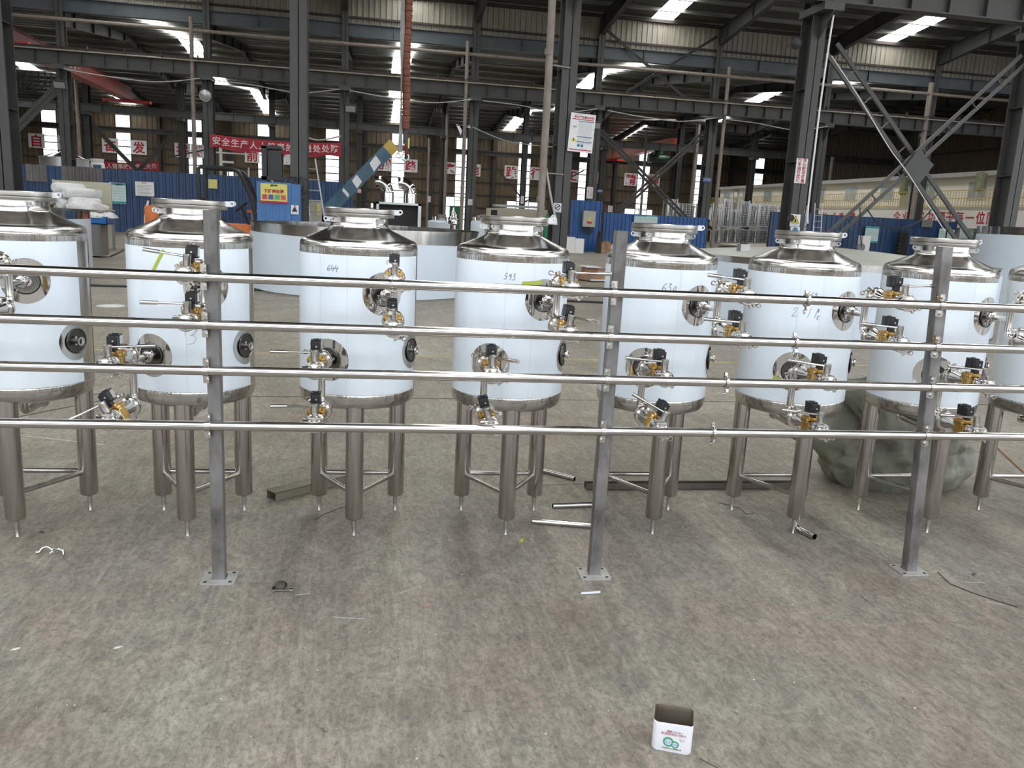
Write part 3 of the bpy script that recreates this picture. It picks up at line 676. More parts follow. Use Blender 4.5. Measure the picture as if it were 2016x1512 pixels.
# lever azimuth per tank and level (degrees, 0 = to the right)
LEV = {(0, 0): 170, (0, 1): 200, (1, 0): 168, (1, 1): 205, (2, 0): 265, (2, 1): 268, (3, 0): 330, (3, 1): 300, (4, 0): 172, (4, 1): 176, (5, 0): -8, (5, 1): 172, (6, 0): 176, (6, 1): 174, (7, 0): 170, (7, 1): 170,
       (1, 2): 4, (1, 3): 215, (2, 2): 178, (2, 3): 184, (3, 2): 300, (3, 3): 285, (4, 2): 176, (4, 3): 168, (5, 2): 160, (5, 3): 160, (6, 2): 168, (6, 3): 170, (0, 2): 170, (0, 3): 175, (7, 2): 170, (7, 3): 170}
TILT = {(1, 3): -28, (4, 3): 25, (3, 3): -14, (1, 0): 4, (3, 1): 8, (2, 3): -3, (2, 2): -3}
first = True
for k in range(8):
    for j in range(4):
        if k == 0 and j in (2, 3): continue
        x = (UR if j < 2 else LR)[k]
        lab = 'brass and steel valve set on the %s pipe, serving the %s' % (LV[j], SHORT[k])
        v = vp if first else copy_tree(vp, label=lab)
        v['label'] = lab; first = False
        v.location = rk(x, YP, HP[j]); v.scale = (1.2, 1, 1.14)
        v.rotation_euler = (0, math.radians(TILT.get((k, j), random.uniform(-3, 3))), RZ)
        for ch in v.children:
            if ch.name.startswith('handle_stem'): ch.rotation_euler = (0, 0, math.radians(LEV[(k, j)]))
            if 'clamp' in ch.name: ch.rotation_euler.y += random.uniform(-.5, .5)
    for up in (0, 1):
        if k == 0 and not up: continue
        x = (UR if up else LR)[k] - XT[k]; zt, zb = (HP[0], HP[1]) if up else (HP[2], HP[3])
        yr = YP + .365 - YT
        r = thing('riser_pipe', 'upright connecting pipe joining %s port of the %s' % ('the upper' if up else 'the lower', SHORT[k]), 'pipe', rk(XT[k], YT), RZ, 'riser pipes on the tanks')
        rb = .044
        pts = []
        for i in range(6):
            a = PI / 2 * i / 5; pts.append((x, yr - rb + rb * math.sin(a), zt - rb + rb * math.cos(a)))
        low = []
        for i in range(6):
            a = PI / 2 * i / 5; low.append((x, yr - rb + rb * math.cos(a), zb + rb - rb * math.sin(a)))
        MB().path([(x, yr - rb - .004, zt)] + pts[1:] + low + [(x, yr - rb - .004, zb)], .0160, 16).build('riser_tube', STEEL, r)
        az = math.radians(-64 if up else -116); zp = 1.172 if up else .862
        c0 = Vector((RT * math.cos(az), RT * math.sin(az), zp)); c1 = Vector((x, yr, zp))
        dirv = (c1 - c0).normalized(); s = MB().cyl(c0 + dirv * .03, c1, .0145, n=14)
        m_ = c0 + dirv * .032; T, L = frame_to(m_, c1); s.lathe([(.0195, 0), (.0225, .002), (.0225, .009), (.0195, .011)], 18, T)
        s.build('port_stub', STEEL, r)
        c = tri_clamp(.0265, .011); c.build('port_clamp', STEEL, r, M=tr(*m_) @ rot('Z', math.atan2(dirv.y, dirv.x) + PI / 2) @ rot('Y', 1.2))
# ---------------- middle distance ----------------
def mpp(P): return (P - Vector((0, 0, H))).dot(F_) / FPX
def one(name, mb, m, lab, cat, loc=(0, 0, 0), rz=0.0, group=None, **k):
    return tag(mb.build(name, m, None, loc=loc, rz=rz, **k), lab, cat, group)
FILMB = mat('film_on_large_shell', (.62, .70, .78), .3, 0.0, .06, .8, spec=.6)
SHEETR = mat('steel_sheet_band', (.50, .49, .47), .14, 1.0, .1, 2, (6, 6, .2), rvar=.08)
DOMEM = mat('dull_tank_roof', (.40, .42, .36), .42, .35, .2, 1.0, (1, 1, 1), rvar=.1)
def big_shell(cx, cy, R, zt, band, lab, film, dome=0.0, floor_z=.02, tilt=0):
    t = thing('large_tank_shell', lab, 'tank', (cx, cy, 0), 0, 'large cylinder shells behind the small tanks')
    MB().lathe([(R - .01, floor_z), (R, floor_z), (R, zt), (R - .01, zt)], 96, cap=False).build('shell_wall', SHEETR, t)
    f = MB().lathe([(R + .004, floor_z + .01), (R + .004, zt - band)], 96, cap=False)
    f.v = [(x, y, z + (tilt * x / R if z > zt / 2 else 0)) for x, y, z in f.v]
    f.build('film_wrap', film, t)
    MB().lathe([(R - .012, zt - .02), (R + .012, zt - .02), (R + .012, zt + .01), (R - .012, zt + .01), (R - .012, zt - .02)], 96, cap=False).build('rim', SHEETR, t)
    if dome: MB().lathe([(R - .005, zt - .01), (R * .66, zt + dome * .4), (R * .33, zt + dome * .75), (0.02, zt + dome)], 72).build('roof_cone', DOMEM, t)
    return t
P = at(722, 500, 16.2)
big_shell(P.x, 16.2, 2.15, 1.2, .2, 'wide open cylinder shell in white film behind the tank marked 644', FILMB, tilt=-.05)
P = at(-58, 500, 16.6)
big_shell(P.x, 16.6, 2.0, 1.23, .14, 'wide cylinder shell behind the leftmost small tank', FILMG)
P = at(1632, 500, 13.2)
d3 = big_shell(P.x, 13.2, 2.65, 1.10, .09, 'huge film-wrapped tank with a pale dull conical roof', FILMB, .20)
MB().cbox((0, 0, .06), (.16, .16, .12)).build('roof_socket', ALU, d3, M=tr(-1.75, -.3, 1.16))
MB().lathe([(.30, 0), (.30, .012), (0, .012)], 28).build('roof_opening', INK, d3, M=tr(-.9, 1.9, 1.165) @ rot('X', -.06))
for q in range(3): MB().box(0, .9, -.015, .015, 0, .004).build('polished_streak', ALU2, d3, M=tr(-1.9 + q * .9, -.2 + q * .5, 1.20 + .012 * q) @ rot('Z', -.25))
P = at(2060, 500, 15.2)
d4 = big_shell(P.x, 15.2, 1.35, 1.83, .15, 'tall film-wrapped shell with a ribbed steel top at the right picture edge', FILMB)
one('red_plank', MB().box(-.5, .9, -.05, .05, 0, .06), mat('red_orange_plank', (.62, .08, .04), .5, 0, .1, 3), 'red plank lying on top of the tall film-wrapped shell at right', 'plank', (P.x - .3, 14.6, 1.84))
# blue fences
def fence(name, x0, x1, Y, z, m, lab, per=.3, dep=.04):
    t = thing('sheet_fence', lab, 'fence', (0, Y, 0))
    corr(x0, x1, 0.02, z, per, dep).build('fence_sheet', m, t)
    r = MB(); r.box(x0, x1, .04, .09, .4, .46).box(x0, x1, .04, .09, z - .4, z - .34)
    n = int((x1 - x0) / 3)
    for i in range(n + 1): r.box(x0 + 3 * i - .03, x0 + 3 * i + .03, .06, .12, 0, z)
    r.build('fence_frame', GRST, t)
    return t
YF = 37.6
xf0 = at(20, 400, YF).x; xf1 = at(703, 400, YF).x
f1 = fence('f', xf0 - 6, xf1, YF, 2.62, BLUEF, 'long dark-blue corrugated sheet fence at left, hung with posters', .27)
xa, xb = at(68, 340, YF).x, at(204, 340, YF).x
corr(at(52, 340, YF).x, at(94, 340, YF).x, 1.95, 2.63, .27, .05, -.05).build('grey_patch_sheet', mat('weathered_grey_sheet', (.16, .15, .15), .5, .1, .3, 1), f1)
corr(at(122, 340, YF).x, at(204, 340, YF).x, 1.85, 2.635, .27, .05, -.05).build('grey_patch_sheet', mat('weathered_grey_sheet_b', (.13, .12, .12), .5, .1, .3, 1), f1)
a, b = at(1125, 400, 39.3), at(1190, 400, 39.3)
fence('f', a.x, b.x, 39.3, at(1158, 395, 39.3).z, BLUEB, 'tall bright-blue corrugated screen right of the safety notice column', .26)
a, b = at(1191, 400, 39.45), at(1400, 400, 39.45)
fence('f', a.x, b.x, 39.45, at(1295, 424, 39.45).z, BLUEB, 'bright-blue corrugated fence with two teal notices, left of the wire cages', .2)
a, b = at(1521, 400, 38.4), at(1896, 400, 38.4)
fence('f', a.x, b.x, 38.4, 2.4, BLUEF, 'dark-blue corrugated fence at right in front of the offices', .26)
# posters and notices on fences
def poster(x0, y0, x1, y1, Y, lab, m=PAPER, name='poster', lines=6, head=None, hm=REDT, lm=None, cat='poster', rng=(.12, .9), border=None, tilt=0.0):
    a, b = at(x0, y0, Y), at(x1, y1, Y); w = abs(b.x - a.x); c0 = at((x0 + x1) / 2, (y0 + y1) / 2, Y)
    h = abs(at((x0 + x1) / 2, y0, Y).z - at((x0 + x1) / 2, y1, Y).z)
    t = thing(name, lab, cat, (c0.x, Y, c0.z)); t.rotation_euler = (0, tilt, 0)
    MB().box(-w / 2, w / 2, -.012, .012, -h / 2, h / 2).build('sheet', m, t)
    if border: 
        for s in (-1, 1): MB().box(-w / 2, w / 2, -.016, -.012, s * h * .44 - h * .05, s * h * .44 + h * .05).build('border', border, t)
    if lines:
        q = MB(); random.seed(int(x0))
        for i in range(lines):
            z = h / 2 - h * (rng[0] + .08 + (rng[1] - rng[0]) * (i + .5) / lines); q.box(-w * .40, w * (.18 + .22 * random.random()), -.0155, -.012, z - h * .008, z + h * .008)
        q.build('text_lines', lm or mat('grey_print', (.35, .37, .38), .6, 0, .1, 9), t)
    if head: text('heading', head, h * .10 if w > h * .6 else w * .16, hm, t, (0, -.016, h * .40), bold=.004)
    return t, w, h
TEAL = mat('teal_poster_print', (.03, .30, .30), .5, 0, .3, 4); PALET = mat('pale_teal_poster', (.50, .64, .64), .5, 0, .1, 3)
BLUEP = mat('dark_blue_print', (.05, .10, .22), .5, 0, .1, 5)
poster(219, 360, 249, 401, YF - .1, 'tall teal-edged notice on the blue fence behind the left tanks', PALET, border=TEAL, head='安全操作', hm=REDT)
poster(266, 358, 304, 386, YF - .1, 'wide white notice with red and black print on the left blue fence', PAPER, lines=8, head='管理制度', lm=INK)
poster(410, 353, 428, 371, YF - .1, 'small yellow notice with coloured squares behind the forklift', YELS, lines=2)
poster(1249, 424, 1270, 444, 39.25, 'left one of the paired teal notices on the bright-blue fence', PALET, border=TEAL)
poster(1271, 424, 1293, 445, 39.25, 'right one of the paired teal notices on the bright-blue fence', PALET, border=TEAL)
poster(1705, 446, 1727, 478, 38.2, 'tall teal notice on the dark fence in front of the offices', PALET, border=TEAL)
poster(1850, 450, 1862, 474, 38.2, 'left narrow notice beside the foot of the big cross brace', PALET)
poster(1863, 452, 1876, 476, 38.2, 'right narrow notice beside the foot of the big cross brace', PALET)
poster(1893, 436, 1915, 470, 38.2, 'pale notice board standing at the right end of the dark fence', PALET, lines=9)
poster(1816, 433, 1835, 447, 38.2, 'faded grey square notice high on the right-hand fence', GREYC, lines=0)
# office building (prefabricated, two storeys)
XO = 31.6; Y0, Y1 = 28.0, 72.0
WARMW = CREAM
ob = thing('office_building', 'long cream two-storey prefabricated office with yellow railing at right', 'building', (XO, Y0, 0))
MB().box(0, 6, 0, Y1 - Y0, 0, 4.85).build('wall_panels', CREAM, ob)
MB().box(-.35, 6.2, -.3, Y1 - Y0, 4.85, 5.0).box(-.45, -.33, -.3, Y1 - Y0, 4.80, 5.03).build('roof_edge', mat('office_roof_grey', (.38, .38, .36), .5, 0, .1, 2), ob)
MB().box(-1.1, 0, 0, Y1 - Y0, 3.02, 3.14).box(-1.12, -1.08, 0, Y1 - Y0, 2.98, 3.18).build('walkway', mat('walkway_beige', (.40, .35, .28), .6, 0, .1, 2), ob)
rl = MB()
for z in (3.22, 3.6, 4.02): rl.box(-1.1, -1.07, 0, Y1 - Y0, z, z + .035)
n = int((Y1 - Y0) / .22)
for i in range(n): rl.box(-1.095, -1.075, i * .22, i * .22 + .02, 3.14, 4.03)
rl.build('railing', mat('yellow_railing', (.52, .36, .10), .5, 0, .1, 3), ob)
WFR = mat('white_frame', (.70, .70, .66), .5, 0, .03, 3)
for i in range(11):
    y = 1.6 + i * 3.9
    if i % 3 == 1:
        d = MB().box(-.04, 0, y - .45, y + .45, 3.14, 4.75).build('office_door', mat('grey_green_door', (.30, .33, .28), .5, 0, .1, 2), ob)
        MB().box(-.05, -.04, y - .3, y + .3, 3.95, 4.6).build('door_glass', GLASS, d)
    w = MB().box(-.05, 0, y + 1.15, y + 2.55, 3.62, 4.58).build('office_window', WFR, ob)
    MB().box(-.06, -.05, y + 1.22, y + 1.83, 3.68, 4.52).box(-.06, -.05, y + 1.88, y + 2.48, 3.68, 4.52).build('window_glass', GLASS, w)
    w = MB().box(-.05, 0, y + 1.15, y + 2.55, .9, 2.0).build('office_window', WFR, ob)
    MB().box(-.06, -.05, y + 1.22, y + 2.48, .96, 1.94).build('window_glass', GLASS, w)
MB().box(-1.16, -1.13, 0, Y1 - Y0, 2.1, 3.0).build('slogan_board', mat('white_slogan_board', (.72, .70, .66), .5, 0, .05, 1), ob)
def side_text(txt, size, y, z, m, parent, x, gap):
    """characters on a wall that faces -X, read from far to near"""
    for i, ch in enumerate(txt):
        if ch == ' ': continue
        mb = text_mb(ch, size, bold=.012)
        M = tr(x, y - i * gap, z) @ rot('Z', -PI / 2) @ rot('X', PI / 2)
        mb.v = [tuple(M @ Vector(v)) for v in mb.v]; mb.build('slogan_character', m, parent)
# place the readable characters so that they run along the board
def y_on(px, py):
    d = ray(px, py); return d.y * ((XO - 1.17) / d.x)
yy0, yy1 = y_on(1766, 424), y_on(1960, 424)
chars = '企业的成功源于每一位同'
for ch, px in zip(chars, [1766, 1784, 1801, 1812, 1834, 1853, 1870, 1889, 1910, 1931, 1952]):
    side_text(ch, .66, y_on(px, 424) - Y0, 2.58, REDT, ob, -1.17, 1)
for ch, px in zip('技术质量', [1624, 1642, 1657, 1680]):
    side_text(ch, .62, y_on(px, 418) - Y0, 2.5, REDT, ob, -1.17, 1)
one('cloth_bundle', MB().lathe([(.02, 0), (.28, -.12), (.22, -.5), (.30, -.9), (.10, -1.0)], 9), mat('olive_tarp', (.22, .23, .14), .8, 0, .2, 5), 'bundled olive cloth hanging from the office eave near the right column', 'cloth bundle', (XO - .75, y_on(1917, 350), 4.98))
one('cloth_bundle', MB().lathe([(.02, 0), (.25, -.12), (.2, -.5), (.26, -1.0), (.10, -1.1)], 9), bpy.data.materials['olive_tarp'], 'bundled olive cloth hanging from the office eave behind the cross brace', 'cloth bundle', (XO - .75, y_on(1768, 358), 4.98))
# far wall doors and low windows
def wallpane(px0, px1, z0, z1, n, lab, Y=YW - .12, extra=None):
    a, b = at(px0, 400, Y).x, at(px1, 400, Y).x
    t = thing(n, lab, 'window', ((a + b) / 2, Y, 0), kind='structure'); w = (b - a) / 2
    MB().box(-w, w, -.02, .02, z0, z1).build('pane', PANE, t)
    MB().box(-w - .06, -w, -.05, .02, z0, z1).box(w, w + .06, -.05, .02, z0, z1).box(-w, w, -.05, .02, z1, z1 + .07).box(-.03, .03, -.05, .02, z0, z1).build('frame', DKST, t)
    return t
wallpane(877, 935, .0, 3.0, 'door_1', 'bright open doorway with a green leaf in the far wall')
one('green_door_leaf', MB().box(-.55, .55, -.05, .05, 0, 2.1), GREENC, 'green door leaf standing in the bright far doorway', 'door', (at(897, 400, YW - .4).x, YW - .3, 0))
wallpane(998, 1066, 1.5, 2.9, 'window_21', 'low wide bright window behind the laser machine')
wallpane(1231, 1285, 1.6, 2.8, 'window_22', 'low pair of bright windows above the blue fence')
# boards with big characters on the far wall
def board(ch, px0, py0, px1, py1, lab, Y=YW - .18):
    c = at((px0 + px1) / 2, (py0 + py1) / 2, Y); s = (at(px1, py0, Y).x - at(px0, py0, Y).x)
    t = thing('character_board', lab, 'sign', (c.x, Y, c.z), 0, 'slogan boards on the far wall')
    MB().box(-s / 2, s / 2, -.03, .03, -s * .46, s * .46).build('board_panel', PAPER, t)
    mb = text_mb(ch, 1.0, bold=.028); vx = [v[0] for v in mb.v]; vy = [v[1] for v in mb.v]
    cx, cy = (min(vx) + max(vx)) / 2, (min(vy) + max(vy)) / 2
    k = s * .80 / max(max(vx) - min(vx), max(vy) - min(vy))
    mb.v = [((v[0] - cx) * k, -.035, (v[1] - cy) * k) for v in mb.v]
    mb.build('character', REDT, t)
sg = [('自', 56, 262, 88, 292), ('信', 113, 266, 145, 297), ('奋', 201, 271, 233, 302), ('发', 258, 275, 289, 306), ('拼', 344, 281, 375, 311), ('搏', 376, 283, 404, 313) , ('前', 482, 292, 511, 322), ('行', 548, 296, 578, 325),
      ('脚', 744, 309, 772, 338), ('踏', 795, 312, 822, 341), ('实', 874, 317, 898, 345), ('地', 921, 321, 946, 349), ('践', 993, 325, 1020, 353), ('行', 1042, 328, 1068, 356), ('工', 1113, 333, 1138, 360), ('匠', 1155, 336, 1179, 362), ('精', 1229, 340, 1254, 367), ('神', 1274, 342, 1299, 369)]
where = ['near the left picture edge', 'half hidden by the second column', 'left of the second window strip', 'right of the second window strip', 'left of the third window strip', 'touching the third window strip', 'below the red banner', 'behind the forklift mast', 'behind the blue boom', 'below the hoist hook', 'right of a thin far column', 'just right of a middle column', 'left of the black hanging post', 'beside the fat drain pipe', 'right of the notice column', 'half behind a middle-row column', 'left of the cross brace centre', 'right of the cross brace centre']
for (q, wq) in zip(sg, where): board(*q, 'white square board with the red character %s, %s' % (q[0], wq))
# red cloth banners
def banner(p0, p1, hpx, Y, txt, lab, n=24, sag=.25, tx=None):
    a, b = at(*p0, Y), at(*p1, Y); h = hpx * mpp(a)
    t = thing('red_banner', lab, 'banner', (a.x, Y, 0))
    vs = []; L = b.x - a.x
    for i in range(n + 1):
        u = i / n; z = a.z + (b.z - a.z) * u - sag * 4 * u * (1 - u) * .5
        for j in range(5): vs.append((L * u, .04 * math.sin(u * 37 + j) + .05 * math.sin(u * 9), z - h * j / 4 + (.05 * math.sin(u * 23) if j == 4 else 0)))
    fs = [(i * 5 + j, i * 5 + j + 1, (i + 1) * 5 + j + 1, (i + 1) * 5 + j) for i in range(n) for j in range(4)]
    MB().add(vs, fs).build('cloth', BANR, t)
    k = len(txt)
    for i, ch in enumerate(txt):
        u = (i + .75) / (k + .5); z = a.z + (b.z - a.z) * u - sag * 2 * u * (1 - u) * 1.0 - h * .5
        text('banner_character', ch, h * .62, WTXT, t, (L * u, -.12, z), bold=.006)
    return t
banner((413, 263), (672, 281), 26, YB - .6, '安全生产人人管事故隐患处处防', 'long red banner with white characters hung between two middle-row columns')
banner((150, 313), (313, 319), 17, 62.5, '安全生产人人管事故隐患处处防', 'smaller red banner with white characters above the fence at left')
# red travelling cranes
def crane(x, y0, y1, z, h, lab, txt=None, gm=None):
    t = thing('bridge_crane', lab, 'crane', (x, y0, z))
    MB().prism([(-.28, 0), (.28, 0), (.28, h), (-.28, h)], 0, y1 - y0).box(-.36, .36, 0, y1 - y0, -.03, .0).box(-.36, .36, 0, y1 - y0, h, h + .03).build('girder', gm or REDP, t)
    for y in (-.1, y1 - y0 - .3): 
        e = MB().box(-1.5, 1.5, y, y + .4, -.20, -.03).build('end_carriage', mat('bright_red_paint', (.45, .03, .03), .45, 0, .1, 2) if 'bright_red_paint' not in bpy.data.materials else bpy.data.materials['bright_red_paint'], t)
        [MB().cyl((s * 1.3, y + .17, -.20), (s * 1.3, y + .23, -.20), .085).build('wheel', BUSM, e) for s in (-1, 1)]
    if txt:
        mb = text_mb(txt, h * .55, spacing=2.2); M = tr(.295, (y1 - y0) * .45, h * .5) @ rot('Z', PI / 2) @ rot('X', PI / 2); mb.v = [tuple(M @ Vector(v)) for v in mb.v]; mb.build('girder_lettering', PAPER, t)
    return t
cr = crane(at(246, 205, YC - 1).x, YB + .2, YC - .4, 7.86, .75, 'red overhead bridge crane between middle and far columns at left', '安全第一')
cr2 = crane(at(1215, 312, YW - 2.5).x, YC + .75, YW - 1.2, 7.40, .6, 'red overhead bridge crane before the far wall, right of the notice column', None, mat('orange_red_crane', (.48, .10, .055), .4, 0, .12, 1))
h_ = at(1297, 312, 68); q = MB().cyl((-.7, 0, 0), (.5, 0, 0), .28, n=14).box(-.9, -.6, -.3, .3, -.35, .35).cyl((.5, 0, .05), (.85, 0, .05), .2).box(-.4, .3, -.1, .1, .28, .8)
one('crane_hoist', q, mat('dark_green_paint', (.008, .05, .03), .4, 0, .1, 3), 'dark green hoist trolley hanging below the red crane', 'hoist', (at(1297, 312, 66).x, 66, at(1297, 312, 66).z))
# ---------------- plant and equipment ----------------
def lamp_flood(px, py, Y, lab, rz=0):
    p = at(px, py, Y); t = thing('flood_lamp', lab, 'lamp', tuple(p)); t.rotation_euler = (.5, 0, rz)
    MB().box(-.26, .26, -.08, .08, -.17, .17).build('lamp_body', GRST, t); MB().box(-.22, .22, -.10, -.08, -.13, .13).build('lamp_glass', ALU2, t)
    MB().box(-.03, .03, .05, .35, -.03, .03).build('bracket', DKST, t)
lamp_flood(118, 166, YB - .75, 'square flood lamp on the middle-row column at left')
lamp_flood(690, 213, YB - .75, 'square flood lamp on the middle-row column above the red banner end')
lamp_flood(1172, 246, YB - .75, 'square flood lamp tucked behind the safety notice')
def lamp_round(px, py, Y, r, lab, dark=False):
    p = at(px, py, Y); t = thing('bay_lamp', lab, 'lamp', tuple(p))
    M = rot('X', PI / 2 + .25)
    MB().lathe([(r * .3, -r * .9), (r * .4, -r * .6), (r * .8, -r * .25), (r, 0), (r * .96, 0), (r * .75, -r * .2)], 24, M, cap=False).build('reflector', DKST if dark else ALU, t)
    MB().lathe([(r * .93, -.02), (r * .6, .02), (0, .03)], 20, M).build('lens', ALU2 if not dark else DKST, t)
    MB().box(-.02, .02, 0, .4, -.02, .02).build('bracket', DKST, t)
lamp_round(404, 188, YB - .8, .26, 'round pale lamp on the column left of the red banner')
lamp_round(1568, 85, YA - .35, .15, 'round dark lamp on the thick column left of the big cross brace', True)
# hanging hose, sling and hook
YH = 12.0
p = at(806, 0, YH); pb_ = at(798, 254, YH)
hz = thing('hanging_hose', 'orange-brown ribbed fabric hose hanging from the roof to the hoist hook', 'hose', (pb_.x, YH, pb_.z))
r0 = .058; prof = []; L = 3.6; i = 0
while i * .028 < L: prof += [(r0 - .006 + .004 * math.sin(i * 1.7), i * .028), (r0 + .005 * math.sin(i * 2.3), i * .028 + .014)]; i += 1
hb = MB().lathe(prof, 20, cap=False); hb.v = [(x + .006 * math.sin(z * 5), y, z) for x, y, z in hb.v]
hb.build('hose_sleeve', mat('orange_brown_fabric', (.15, .05, .03), .8, 0, .3, 12, (1, 1, 4)), hz)
MB().cyl((0, 0, -.20), (0, 0, .02), .03, n=12).build('cable_end', DKST, hz)
a, b = at(787, 0, YH), at(788, 300, YH)
sl = thing('lifting_sling', 'grey strap hanging beside the orange hose', 'strap', (b.x, YH - .05, b.z))
m = MB(); tw = [(0, 0), (.25, .9), (.5, 2.2), (.2, 3.5)]; vs = []
for i in range(31):
    u = i / 30; z = u * 3.6; ang = 1.2 * math.sin(u * 7); w = .030
    vs += [(-w * math.cos(ang) - .02 * u, -w * math.sin(ang), z), (w * math.cos(ang) - .02 * u, w * math.sin(ang), z), (w * math.cos(ang) - .02 * u + .001, w * math.sin(ang) + .006, z), (-w * math.cos(ang) - .02 * u + .001, -w * math.sin(ang) + .006, z)]
m.add(vs, [(4 * i + j, 4 * i + (j + 1) % 4, 4 * i + 4 + (j + 1) % 4, 4 * i + 4 + j) for i in range(30) for j in range(4)]); m.build('strap', mat('grey_webbing', (.22, .22, .21), .8, 0, .15, 20), sl)
hk = at(791, 300, YH); t = thing('hoist_hook', 'chains, shackles and hook hanging below the orange hose', 'hook', (hk.x, YH, hk.z))
for dx in (-.05, .03, .07):
    m = MB()
    for i in range(7): m.ring(.014, .0045, 10, 5, tr(dx, 0, .12 - i * .022) @ rot('Z', PI / 2 * (i % 2)) @ rot('X', PI / 2))
    m.build('chain', REDP if dx > 0 else ALU2, t)
m = MB().path([(.05 * math.sin(a) + .05, 0, -.06 - .05 * math.cos(a)) for a in [x * .4 for x in range(-6, 7)]], .011, 8).path([(-.05 + .03 * math.sin(a), 0, -.05 - .035 * math.cos(a)) for a in [x * .5 for x in range(0, 13)]], .009, 8)
m.build('hook', ALU2, t); MB().box(.085, .105, -.01, .01, .06, .2).build('yellow_tag', YELS, t)
# blue boom with yellow tip
YM = 23.5
a, b = at(640, 420, YM), at(776, 284, YM)
t = thing('lifting_boom', 'slanting blue box boom with a yellow tip and torn white stickers', 'boom', (a.x, YM, 0))
BB = mat('blue_boom_paint', (.045, .11, .17), .45, 0, .35, 2.2)
A_ = Vector((0, 0, a.z)); B_ = Vector((b.x - a.x, 0, b.z)); D = (B_ - A_)
MB().bar(A_ - D * .15, A_ + D * .9, .30, .34).build('boom_beam', BB, t); MB().bar(A_ + D * .9, B_, .30, .34).build('yellow_tip', mat('ochre_paint', (.50, .34, .07), .5, 0, .1, 3), t)
ang = math.atan2(D.z, D.x)
for (u, w, lab) in ((.72, .17, 'a'), (.46, .13, 'b'), (.30, .05, 'c')):
    c = A_ + D * u; M = tr(c.x, -.16, c.z) @ rot('Y', -ang)
    MB().add([(-w, 0, -.14), (w * .8, 0, -.10), (w, 0, .13), (-w * .6, 0, .1), (-w * .8, 0, 0)], [(0, 1, 2, 3, 4)], M).build('torn_sticker', PAPER, t)
MB().box(-.5, .5, -.4, .4, 0, .25).box(-.15, .25, -.15, .15, .2, 1.3).build('boom_base', BB, t)
# blue machine enclosure with yellow sign
YX = 18.62
a, b = at(508, 400, YX), at(591, 400, YX); zt = at(550, 361, YX).z
t = thing('blue_enclosure', 'blue steel sheet enclosure with the yellow notice, in front of a thick column', 'enclosure', (a.x, YX, 0)); w = b.x - a.x
BLM = mat('blue_enclosure_paint', (.045, .15, .36), .4, 0, .15, 2)
m = MB().box(0, w, 0, .35, 0, zt).box(-.02, w * .78, -.02, 0, 0, zt + .02)
for i in range(1, 5): m.box(w * .78 * i / 5 - .02, w * .78 * i / 5 + .02, -.035, -.02, .05, zt - .05)
m.box(w * .8, w, -.01, 0, 0, zt - .08); m.build('sheet_body', BLM, t)
poster(513, 362, 566, 398, YX - .05, 'yellow kind-reminder notice with four coloured squares on the blue enclosure', YELS, lines=0, head='温馨提示', hm=INK, border=None, name='yellow_notice')
p, w_, h_ = at(539, 388, YX - .07), at(566, 388, YX).x - at(513, 388, YX).x, .1
nt = thing('notice_print', 'red line and coloured squares printed on the yellow notice', 'sign', (p.x, YX - .07, p.z))
text('notice_text', '下班请关闭', .085, REDT, nt, (0, 0, .115), bold=.003)
for i, c in enumerate([(.5, .05, .05), (.08, .08, .3), (.08, .35, .15), (.6, .08, .08)]): MB().box(-.24 + i * .13, -.14 + i * .13, -.004, 0, -.05, .05).build('colour_square', mat('print_%d' % i, c, .5, 0, .05, 5), nt)
MB().box(-.31, .31, -.004, 0, -.12, -.085).build('red_strip', REDT, nt)
poster(573, 404, 588, 422, YX - .05, 'small white warning sheet with a black triangle on the blue enclosure', PAPER, lines=2, rng=(.6, .9), name='warning_sheet', head='警告')
c = at(580, 412, YX - .08); one('warning_triangle', MB().prism([(-.06, -.05), (.06, -.05), (0, .06)], 0, .006), INK, 'black triangle on the small white warning sheet', 'sign', tuple(c))
# beige electric cabinet beside it
a, b = at(597, 400, 19.9), at(632, 400, 19.9); zt = at(612, 393, 19.9).z
t = thing('electric_cabinet', 'beige electric cabinet with a yellow label right of the blue enclosure', 'cabinet', (a.x, 19.9, 0)); w = b.x - a.x
MB().box(0, w, 0, .35, .1, zt).box(.02, w - .02, .02, .33, 0, .1).build('body', BEIGE, t); MB().box(.02, w * .7, -.015, 0, .2, zt - .06).build('door', BEIGE, t)
MB().box(w * .78, w * .92, -.012, 0, zt - .35, zt - .08).build('yellow_label', YELS, t)
m = MB()
for dx in (0, .12, .24): m.ring(.18, .012, 24, 6, tr(-.1 + dx, -.05, zt + .28) @ rot('X', PI / 2))
m.path([(.1, -.05, zt + .1), (.15, -.05, zt + .02), (.22, 0, zt - .02)], .015, 6)
tag(m.build('cable_coil', RUBBER, None, loc=(a.x - .12, 18.98, 0)), 'loops of black cable hung on the column above the electric cabinet', 'cable')
# ladder leaning on the column
a, b = at(607, 312, 19.75), at(646, 440, 20.4)
a2, b2 = at(612, 312, 19.75), at(652, 438, 20.4)
def ladder(p, q, w, m, lab, n=10):
    p = Vector(p); q = Vector(q); t = thing('ladder', lab, 'ladder', tuple(q)); D = p - q; s = Vector((w / 2, 0, 0)) 
    for k in (-1, 1): MB().bar(s * k, D + s * k, .05, .03).build('side_rail', m, t)
    for i in range(1, n): c = D * i / n; MB().cyl(c - s, c + s, .014, n=8).build('rung', m, t)
    return t
ladder((a.x, 19.62, a.z), (b.x, 19.66, 0), .32, ALU, 'grey ladder leaning against the thick column left of the blue boom', 11)
p = at(1606, 450, 37.3); ladder((p.x, p.y, 2.9), (p.x, p.y - .3, 0), .4, ALU, 'upright aluminium ladder by the offices, behind the thick column', 10)
